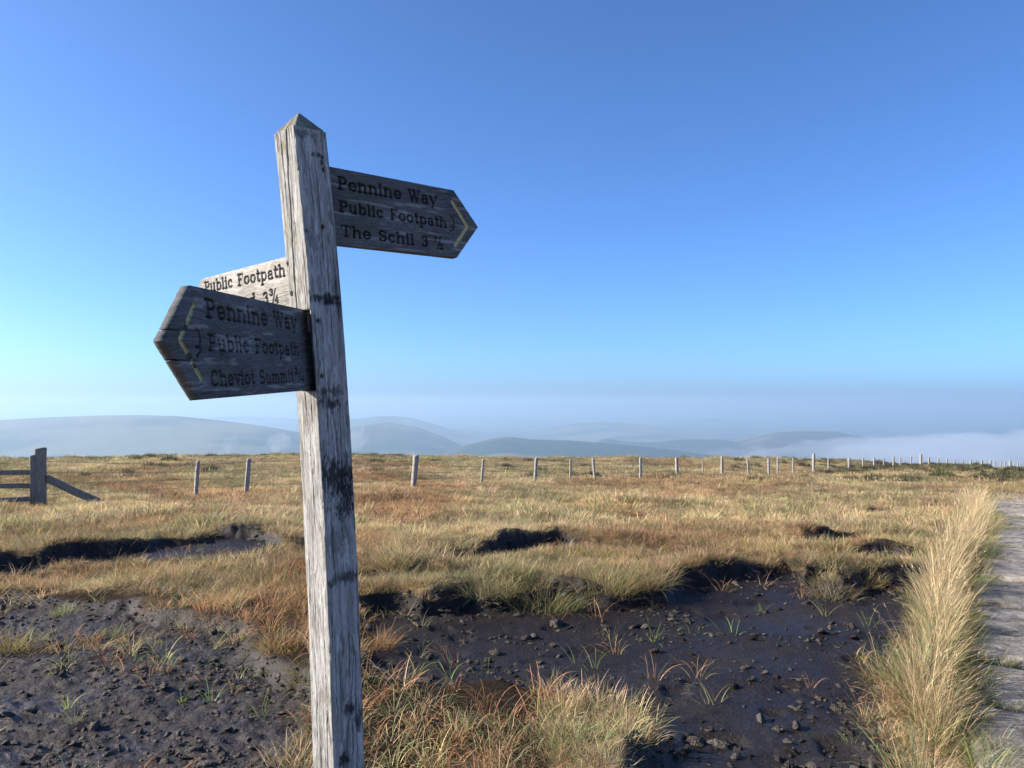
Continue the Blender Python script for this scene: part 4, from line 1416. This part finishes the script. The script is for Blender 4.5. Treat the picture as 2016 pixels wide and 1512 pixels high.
    cr = np.where((fk == 0) & (H > cp[0, 1]), 1 - sstep(cw * 0.6, cw * 1.1 + 0.0006, np.abs(fa - ca)), 0)
    disp = disp - 0.012 * cr
    # housing cut in face L where the lower arm is let in
    h_t, h_b = face_uv(606, 612, 'L')[1], face_uv(618, 770, 'L')[1]
    a_l = face_uv(598, 690, 'L')[0]
    ho = np.where((fk == 0) & (H > h_b) & (H < h_t) & (fa > a_l - 0.02) & (fa < s / 2 - 0.0045), 1.0, 0.0)
    disp = disp * (1 - ho) - 0.034 * ho
    col = col * (1 - 0.5 * ho[..., None])  # deep shadow beside the arm painted into the recess colour
    # a shake on face R low down and one at the foot of L
    for which, pl in (('R', [(684, 1500), (685, 1440), (692, 1380), (695, 1320), (697, 1280)]), ('L', [(646, 1512), (645, 1450), (644, 1400)])):
        q = np.array([face_uv(a, b, which) for a, b in pl]); q = q[np.argsort(q[:, 1])]
        k = 1 if which == 'R' else 0
        c2 = np.interp(H, q[:, 1], q[:, 0]) + 0.001 * fbm(H / 0.03, H * 0, 705, 3)
        m = np.where((fk == k) & (H < q[-1, 1]), 1 - sstep(0.0008, 0.0018, np.abs(fa - c2)), 0)
        disp = disp - 0.006 * m
        cr = np.maximum(cr, m)
    gq = np.random.default_rng(77)
    for _ in range(46):
        k = int(gq.integers(0, 2)); c0 = gq.uniform(-0.044, 0.044); h0 = gq.uniform(0.5, L); le = gq.uniform(0.03, 0.22); wq = gq.uniform(0.0005, 0.0011)
        tq = np.abs(H - h0) / le
        m = np.where((fk == k) & (tq < 1), (1 - sstep(wq * 0.6, wq * 1.6, np.abs(fa + warp * 0.35 - c0 + 0.0012 * fbm(H / 0.02, H * 0, 710, 2)))) * (1 - tq ** 2), 0)
        disp = disp - 0.0035 * m
        cr = np.maximum(cr, m * 0.9)
    col = col * (1 - 0.85 * cr[..., None]) + np.array([0.03, 0.027, 0.024]) * 0.85 * cr[..., None]
    # counterbored bolt holes
    bolts = []
    for which, px, py, r in (('R', 638, 334, .0062), ('R', 636.5, 446, .0068), ('R', 627, 632, .0062), ('R', 634, 741, .0066), ('L', 566, 521, .0062), ('L', 574.5, 579, .0062)):
        a0, h0 = face_uv(px, py, which)
        k = 1 if which == 'R' else 0
        bolts.append((k, a0, h0, r))
        m = np.where(fk == k, 1 - sstep(r - 0.0008, r + 0.0010, np.hypot(fa - a0, H - h0)), 0)
        disp = disp * (1 - m) - 0.009 * m
    nx = np.array([0, 1, 0, -1])[fk]; ny = np.array([-1, 0, 1, 0])[fk]
    X = bx + nx * disp + bow(H) * bvec[0]; Y = by + ny * disp + bow(H) * bvec[1]
    V = np.stack([X, Y, H], -1).reshape(-1, 3)
    C = col.reshape(-1, 3)
    i = np.arange(nh - 1)[:, None] * npn; j = np.arange(npn)[None, :]; jn = (j + 1) % npn
    Fq = np.stack([i + j, i + jn, i + npn + jn, i + npn + j], -1).reshape(-1, 4)
    # pyramid top
    ring0 = (nh - 1) * npn
    VV, FF, CC = [V], [], [C]
    prev = np.arange(npn) + ring0
    nlev = 16
    cnt = len(V)
    apex_h = 0.056
    for lv in range(1, nlev):
        t = lv / nlev
        rx, ry = V[ring0:ring0 + npn, 0] * (1 - t), V[ring0:ring0 + npn, 1] * (1 - t)
        rz = L + apex_h * t + 0.0008 * fbm(rx / 0.006, ry / 0.02, 801, 2) - (0.003 * (1 - t) if lv == 1 else 0)
        VV.append(np.stack([rx, ry, rz], 1))
        base_c = np.array([0.24, 0.22, 0.16]) * (1 + 0.5 * fbm(rx / 0.02, ry / 0.02, 803, 3))[:, None]
        CC.append(base_c)
        cur = np.arange(npn) + cnt
        FF.append(np.stack([prev, np.roll(prev, -1), np.roll(cur, -1), cur], 1))
        prev = cur; cnt += npn
    VV.append(np.array([[0, 0, L + apex_h - 0.002]])); CC.append(np.array([[0.2, 0.19, 0.15]]))
    faces = [tuple(q) for q in np.concatenate([Fq] + FF)] + [(prev[a], prev[(a + 1) % npn], cnt) for a in range(npn)]
    o = mesh_obj('post', np.concatenate(VV), faces, MAT_POST, root, attrs={'col': ('FLOAT_COLOR', 'POINT', col4(np.clip(np.concatenate(CC), 0.005, 0.9)))})
    inv = Matrix.Translation(base).inverted()
    o.matrix_local = inv @ M
    # bolt heads down in their holes
    mb = plain_material('rusty_bolt', (0.05, 0.04, 0.035), 0.7, 0.4)
    for (k, a0, h0, r) in bolts:
        n = 10
        V, Fc = [], []
        for z, rr in ((-0.012, r * 0.95), (-0.0055, r * 0.95), (-0.004, r * 0.6)):
            for q in range(n):
                an = 2 * math.pi * q / n
                V.append((a0 + rr * math.cos(an), h0 + rr * math.sin(an), z))
        for lv in range(2):
            for q in range(n):
                Fc.append((lv * n + q, lv * n + (q + 1) % n, lv * n + n + (q + 1) % n, lv * n + n + q))
        Fc.append(tuple(2 * n + q for q in range(n)))
        V = np.array(V)
        if k == 1:
            P = np.stack([h2 + V[:, 2], V[:, 0], V[:, 1]], 1)
        else:
            P = np.stack([V[:, 0], -h2 - V[:, 2], V[:, 1]], 1)
        P[:, :2] += bow(h0) * bvec
        b = mesh_obj('bolt', P, Fc, mb, root)
        b.matrix_local = inv @ M

    axis = w

    # ---- upper arm, pointing right
    d1, d2 = 2.105, 2.42
    T1, B1, T2, B2 = at(652, 328, d1), at(663, 481, d1), at(894, 374.5, d2), at(900, 507.5, d2)
    fr = Frame((T1 + B1) / 2, (T2 + B2) / 2 - (T1 + B1) / 2, (T1 - B1) + (T2 - B2))
    a, b, c, d, tip = fr.uv(652, 328), fr.uv(663, 481), fr.uv(894, 374.5), fr.uv(900, 507.5), fr.uv(941.5, 447)

    def out_r(u):
        top = a[1] + (c[1] - a[1]) * (u - a[0]) / (c[0] - a[0]); bot = b[1] + (d[1] - b[1]) * (u - b[0]) / (d[0] - b[0])
        hi = np.where(u > c[0], c[1] + (tip[1] + .0008 - c[1]) * (u - c[0]) / (tip[0] - c[0]), top)
        lo = np.where(u > d[0], d[1] + (tip[1] - .0008 - d[1]) * (u - d[0]) / (tip[0] - d[0]), bot)
        return lo, np.maximum(hi, lo + 0.001)
    z = lambda x, y: (640 + x * 0.15873, 310 + y * 0.15873)
    o = board('sign_arm', root, fr, out_r, a[0] - 0.085, tip[0], 0.024,
              [('Pennine Way', z(155, 388), z(1395, 592), 0.036), ('Public Footpath', z(175, 668), z(1518, 872), 0.0315), ('The Schil 3 \u00bd', z(200, 972), z(1470, 1128), 0.0315)],
              [(z(1582, 552), z(1770, 860), .0125), (z(1770, 860), z(1620, 1090), .0125)],
              [(z(1555, 722), z(1585, 745), .003), (z(1585, 745), z(1600, 790), .0042), (z(1600, 790), z(1598, 835), .0035), (z(1555, 858), z(1600, 862), .003), (z(1600, 862), z(1596, 890), .0035), (z(1596, 890), z(1555, 914), .003)],
              [], LIT_SHADED_WOOD['dark'], 1001, yellow_wear=-0.6)
    tag(o, 'upper sign arm pointing right, reading Pennine Way, Public Footpath, The Schil 3 1/2')
    # ---- lower arm, pointing left towards the viewer
    d1, d2 = 1.42, 2.02
    T1, B1, T2, B2 = at(376, 561.5, d1), at(394, 787, d1), at(597, 609, d2), at(610, 768, d2)
    fr = Frame((T1 + B1) / 2, (T2 + B2) / 2 - (T1 + B1) / 2, (T1 - B1) + (T2 - B2))
    a2, b2, c2, e2, tip2 = fr.uv(376, 561.5), fr.uv(394, 787), fr.uv(597, 609), fr.uv(610, 768), fr.uv(324, 670.5)

    def out_l(u):
        top = a2[1] + (c2[1] - a2[1]) * (u - a2[0]) / (c2[0] - a2[0]); bot = b2[1] + (e2[1] - b2[1]) * (u - b2[0]) / (e2[0] - b2[0])
        hi = np.where(u < a2[0], a2[1] + (tip2[1] + .0008 - a2[1]) * (u - a2[0]) / (tip2[0] - a2[0]), top)
        lo = np.where(u < b2[0], b2[1] + (tip2[1] - .0008 - b2[1]) * (u - b2[0]) / (tip2[0] - b2[0]), bot)
        return lo, np.maximum(hi, lo + 0.001)
    z = lambda x, y: (290 + x * 0.20507, 490 + y * 0.20507)
    o = board('sign_arm', root, fr, out_l, tip2[0], c2[0] + 0.05, 0.0225,
              [('Pennine Way', z(562, 656), z(1442, 775), 0.037), ('Public Footpath', z(590, 972), z(1465, 1022), 0.0315), ('Cheviot Summit', z(618, 1318), z(1412, 1276), 0.030), ('\u00be', z(1425, 1262), z(1512, 1262), 0.030)],
              [(z(455, 545), z(318, 872), .0125), (z(318, 872), z(525, 1250), .0125)],
              [(z(472, 762), z(500, 810), .005), (z(500, 810), z(512, 870), .007), (z(512, 870), z(505, 920), .005), (z(465, 938), z(515, 942), .004), (z(515, 942), z(512, 985), .005), (z(512, 985), z(478, 1035), .0045)],
              [(z(100, 768), z(500, 790), .0042, .0006), (z(150, 1066), z(470, 1068), .0042, .0006)], LIT_SHADED_WOOD['dark'], 1002, yellow_wear=-0.28)
    tag(o, 'lower sign arm pointing left, split at its tip, reading Pennine Way, Public Footpath, Cheviot Summit 3/4')
    # ---- back arm, sunlit, pointing away to the left
    P2 = at(557.7, 506.5, 2.095)
    dv = np.array([-math.cos(th), math.sin(th), 0.0])
    dv[2] = -0.012
    nn = np.cross(dv, axis); nn /= np.linalg.norm(nn)
    r1 = ray(394.6, 549.5)
    t = ((P2 - CAM) @ nn) / (r1 @ nn)
    P1 = CAM + r1 * t
    fr = Frame(P1, P2 - P1, axis)
    Hb = 0.212
    ub = fr.uv(557.7, 506.5)[0]
    v1 = fr.uv(557.7, 506.5)[1]

    def out_b(u):
        top = v1 * u / ub
        hi = np.where(u < 0, (u / -0.085) * (-Hb / 2), top)
        lo = np.where(u < 0, -Hb + (u / -0.085) * (Hb / 2 - 0.001), -Hb + top)
        return lo, np.maximum(hi, lo + 0.001)
    o = board('sign_arm', root, fr, out_b, -0.085, ub + 0.09, 0.022,
              [('Public Footpath', z(550, 425), z(1330, 262), 0.034), ('d', z(975, 556), z(1050, 540), 0.034), ('3', z(1112, 538), z(1165, 527), 0.034), ('\u00be', z(1178, 522), z(1262, 504), 0.036)],
              [], [], [], LIT_SHADED_WOOD['lit'] * 1.25, 1003)
    tag(o, 'sunlit back sign arm pointing away, reading Public Footpath and 3 3/4')
    for ch in root.children:
        if ch.name.startswith('sign_arm'):
            m = ch.matrix_world.copy()
            ch.matrix_parent_inverse = Matrix.Identity(4)
            ch.matrix_local = inv @ m
    tag(root, 'weathered wooden fingerpost with three carved arms in front of the moor', 'signpost')


build_signpost()

# ------------------------------------------------------------------ single tussocks and sprouts
def plant(name, px, py, proto, tint, label, cat, group=None, scale=1.0, rz=0.0):
    v, f, c = proto
    x, y = ground_pt(px, py)
    z = float(land(np.array([x]), np.array([y]))[0][0])
    mat = blade_material('blade_' + name, False, tint)
    o = mesh_obj(name, v * scale, f, mat, attrs={'tone': ('FLOAT_COLOR', 'POINT', col4(c))})
    o.location = (x, y, z)
    o.rotation_euler = (0, 0, rz)
    return tag(o, label, cat, group)


TUSSOCKS = [
    (1150, 1500, 480, .17, .18, .0022, (0.38, 0.33, 0.19), 'large grey-green tussock in the foreground at the near edge of the peat', 1.0),
    (1228, 1455, 300, .11, .17, .0022, (0.40, 0.25, 0.13), 'orange tinged tussock just right of the large foreground tussock', 1.0),
    (742, 1275, 300, .10, .18, .0026, (0.42, 0.22, 0.09), 'small russet tussock on the peat right beside the signpost', 1.0),
    (1808, 1186, 240, .11, .15, .0028, (0.46, 0.35, 0.19), 'round straw tussock alone on the peat near the golden path grass', 1.0),
    (1640, 1178, 260, .16, .17, .003, (0.45, 0.35, 0.20), 'bleached tussock on a spit of turf at the back of the peat', 1.0),
    (1700, 1160, 240, .15, .17, .003, (0.44, 0.33, 0.16), 'green-gold tussock behind the bleached one on the spit of turf', 1.0),
    (215, 1250, 240, .08, .12, .0022, (0.22, 0.25, 0.11), 'small dark green tussock standing on the left peat', 1.0),
    (122, 1212, 200, .09, .13, .0024, (0.38, 0.36, 0.17), 'pale green tuft at the back edge of the left peat', 1.0),
    (535, 1160, 460, .27, .24, .0028, (0.34, 0.32, 0.17), 'broad grey-green tussock just left of the signpost', 1.0),
    (1745, 1345, 320, .12, .27, .0024, (0.44, 0.33, 0.15), 'stiff fan of brown grass leaning over the peat from the path side', 1.0),
    (1712, 1420, 150, .06, .14, .0028, (0.50, 0.36, 0.20), 'small dead straw tuft at the right edge of the peat', 1.0),
    (1075, 1195, 480, .26, .26, .0030, (0.38, 0.34, 0.16), 'big green-gold tussock overhanging the middle of the peat bank', 1.0),
    (1190, 1185, 480, .26, .30, .0030, (0.42, 0.34, 0.17), 'tallest tussock on the bank behind the peat, pale grass on top', 1.0),
    (1275, 1178, 360, .18, .22, .0030, (0.44, 0.36, 0.20), 'straw tussock drooping over the bank, right of the tallest one', 1.0),
    (960, 1195, 360, .22, .22, .0030, (0.38, 0.31, 0.17), 'shaggy tussock drooping over the left part of the peat bank', 1.0),
    (28, 1285, 200, .09, .17, .003, (0.34, 0.27, 0.10), 'green and russet tuft at the left edge of the left peat', 1.0),
    (560, 1310, 420, .16, .15, .0026, (0.42, 0.27, 0.12), 'low rusty tuft against the left side of the signpost', 1.0),
]
for k, (px, py, n, rad, h, wd, tint, lab, sc) in enumerate(TUSSOCKS):
    plant('grass_tussock', px, py, blades(n, rad, h, wd, 1.0, 0.9, 1100 + k, segs=4, hvar=0.4, green=0.28, dome=0.1, wind=(0.06, -0.03)), tint, lab, 'tussock', 'single tussocks around the peat', sc)
SPROUTS = [
    (1134, 1308, 6, .15, 'arching sprout with two long blades left of its neighbour on the peat'),
    (1170, 1318, 6, .17, 'taller green sprout in the middle of the dark peat'),
    (885, 1342, 7, .16, 'green sprout on the peat edge a little right of the signpost'),
    (960, 1330, 6, .13, 'thin pale sprout near the front left of the dark peat'),
    (822, 1330, 6, .13, 'short sprout on the crumbly peat close to the signpost'),
    (1285, 1262, 12, .12, 'low spreading sprout clump on the dark peat'),
    (1360, 1245, 12, .11, 'tangled sprout clump right of the low spreading one'),
    (1440, 1250, 10, .10, 'small sprout among clods at the centre of the dark peat'),
    (1625, 1212, 7, .11, 'green sprout at the back right of the dark peat'),
    (1715, 1236, 14, .12, 'brown tangled sprout near the golden path grass'),
    (1500, 1205, 9, .09, 'short sprout at the back centre of the dark peat'),
    (325, 1300, 8, .13, 'tallest sprout on the left peat'),
    (262, 1310, 7, .10, 'slender sprout left of the tallest one on the left peat'),
    (415, 1378, 9, .11, 'yellow-green sprout at the right side of the left peat'),
    (357, 1378, 6, .08, 'small yellow-green sprout left of its brighter neighbour on the left peat'),
    (428, 1305, 6, .10, 'upright sprout at the upper right of the left peat'),
    (515, 1412, 8, .12, 'curling sprout close to the grass at the right of the left peat'),
    (135, 1400, 7, .11, 'grey-green sprout at the lower left of the left peat'),
]
for k, (px, py, n, h, lab) in enumerate(SPROUTS):
    g = 0.8 + 0.3 * (k % 3)
    plant('sedge_sprout', px, py, blades(n, 0.012 if n < 10 else 0.05, h * 1.25, 0.0048, 0.75, 1.1, 1200 + k, segs=6, hvar=0.3, green=0.7, wind=(0.03, 0)),
          (0.30 * g, 0.30 * g, 0.11 * g), lab, 'sprout', 'sprouts on the bare peat', 1.15)

# ------------------------------------------------------------------ air
def volume_mat(name, density, colr, aniso):
    m = bpy.data.materials.new(name)
    m.use_nodes = True
    N, L = m.node_tree.nodes, m.node_tree.links
    N.remove(N['Principled BSDF'])
    v = N.new('ShaderNodeVolumePrincipled')
    v.inputs['Density'].default_value = density
    v.inputs['Color'].default_value = rgba(colr)
    v.inputs['Anisotropy'].default_value = aniso
    L.new(v.outputs[0], N['Material Output'].inputs['Volume'])
    return m


def box_mesh(name, lo, hi, mat):
    V = [(x, y, z) for x in (lo[0], hi[0]) for y in (lo[1], hi[1]) for z in (lo[2], hi[2])]
    Fc = [(0, 1, 3, 2), (4, 6, 7, 5), (0, 4, 5, 1), (2, 3, 7, 6), (0, 2, 6, 4), (1, 5, 7, 3)]
    return mesh_obj(name, V, Fc, mat)


haze = box_mesh('haze', (-64000, -64000, -470), (64000, 64000, 76.0), volume_mat('haze_air', 1.8e-4, (0.47, 0.665, 0.85), 0.3))
tag(haze, 'thin blue haze in the valley air', 'haze', kind='stuff')


def mist_bank(name, cx, cy, rx, ry, ztop, zbot, density, label, seed, nx=70, ny=50, yaw=0.0, rough=95.0):
    """a low bank of fog: lumpy top that sinks to nothing at its rim"""
    u, v = np.meshgrid(np.linspace(-1, 1, nx), np.linspace(-1, 1, ny), indexing='ij')
    r = np.sqrt(u * u + v * v)
    ex = cx + rx * (u * math.cos(yaw)) - ry * (v * math.sin(yaw)); ey_ = cy + rx * (u * math.sin(yaw)) + ry * v * math.cos(yaw)
    n = fbm(ex / (rx * .22) + seed, ey_ / (ry * .22), seed, 5)
    prof = np.clip(1 - sstep(0.25, 1.0, np.sqrt(u * u + v * v) + 0.75 * n), 0, 1)
    h = zbot + 1 + (ztop - zbot + rough * n) * prof
    h = np.maximum(h, zbot + 0.5)
    top = np.stack([ex, ey_, h], -1).reshape(-1, 3); bot = np.stack([ex, ey_, np.full_like(ex, zbot)], -1).reshape(-1, 3)
    idx = np.arange(nx * ny).reshape(nx, ny)
    Q = np.stack([idx[:-1, :-1], idx[1:, :-1], idx[1:, 1:], idx[:-1, 1:]], -1).reshape(-1, 4)
    m = nx * ny
    per = list(idx[:, 0]) + list(idx[-1, 1:]) + list(idx[-2::-1, -1]) + list(idx[0, -2:0:-1])
    W = np.array([(per[i], per[i] + m, per[(i + 1) % len(per)] + m, per[(i + 1) % len(per)]) for i in range(len(per))])
    o = mesh_obj(name, np.concatenate([top, bot]), np.concatenate([Q, Q[:, ::-1] + m, W]), volume_mat(name, density, (0.97, 0.98, 1.0), 0.3), smooth=True)
    return tag(o, label, 'mist', kind='stuff')


def wisp(px, py, d, w, h, seed):
    import bmesh
    bm = bmesh.new(); bmesh.ops.create_icosphere(bm, subdivisions=4, radius=1.0)
    v = np.array([q.co[:] for q in bm.verts]); f = [tuple(q.index for q in p.verts) for p in bm.faces]; bm.free()
    n = fbm(v[:, 0] * 1.5 + seed, v[:, 2] * 1.5 + v[:, 1], seed, 4)
    v = v * (1 + 0.9 * n)[:, None] * np.array([w, w, h])
    v[:, 0] += v[:, 2] * 0.35
    o = mesh_obj('mist', v, f, volume_mat('mist_wisp', 0.0022, (0.97, 0.98, 1.0), 0.3), smooth=True)
    o.location = at(px, py, d)
    tag(o, 'thin wisp of mist rising before the far hill', 'mist', kind='stuff')


wisp(455, 876, 3600, 30, 52, 3)
wisp(548, 872, 3700, 55, 50, 9)
wisp(705, 866, 3700, 45, 60, 14)
mist_bank('mist', 3300, 4700, 2300, 1300, -190, -440, 0.0018, 'white bank of mist in the valley at the right', 5)
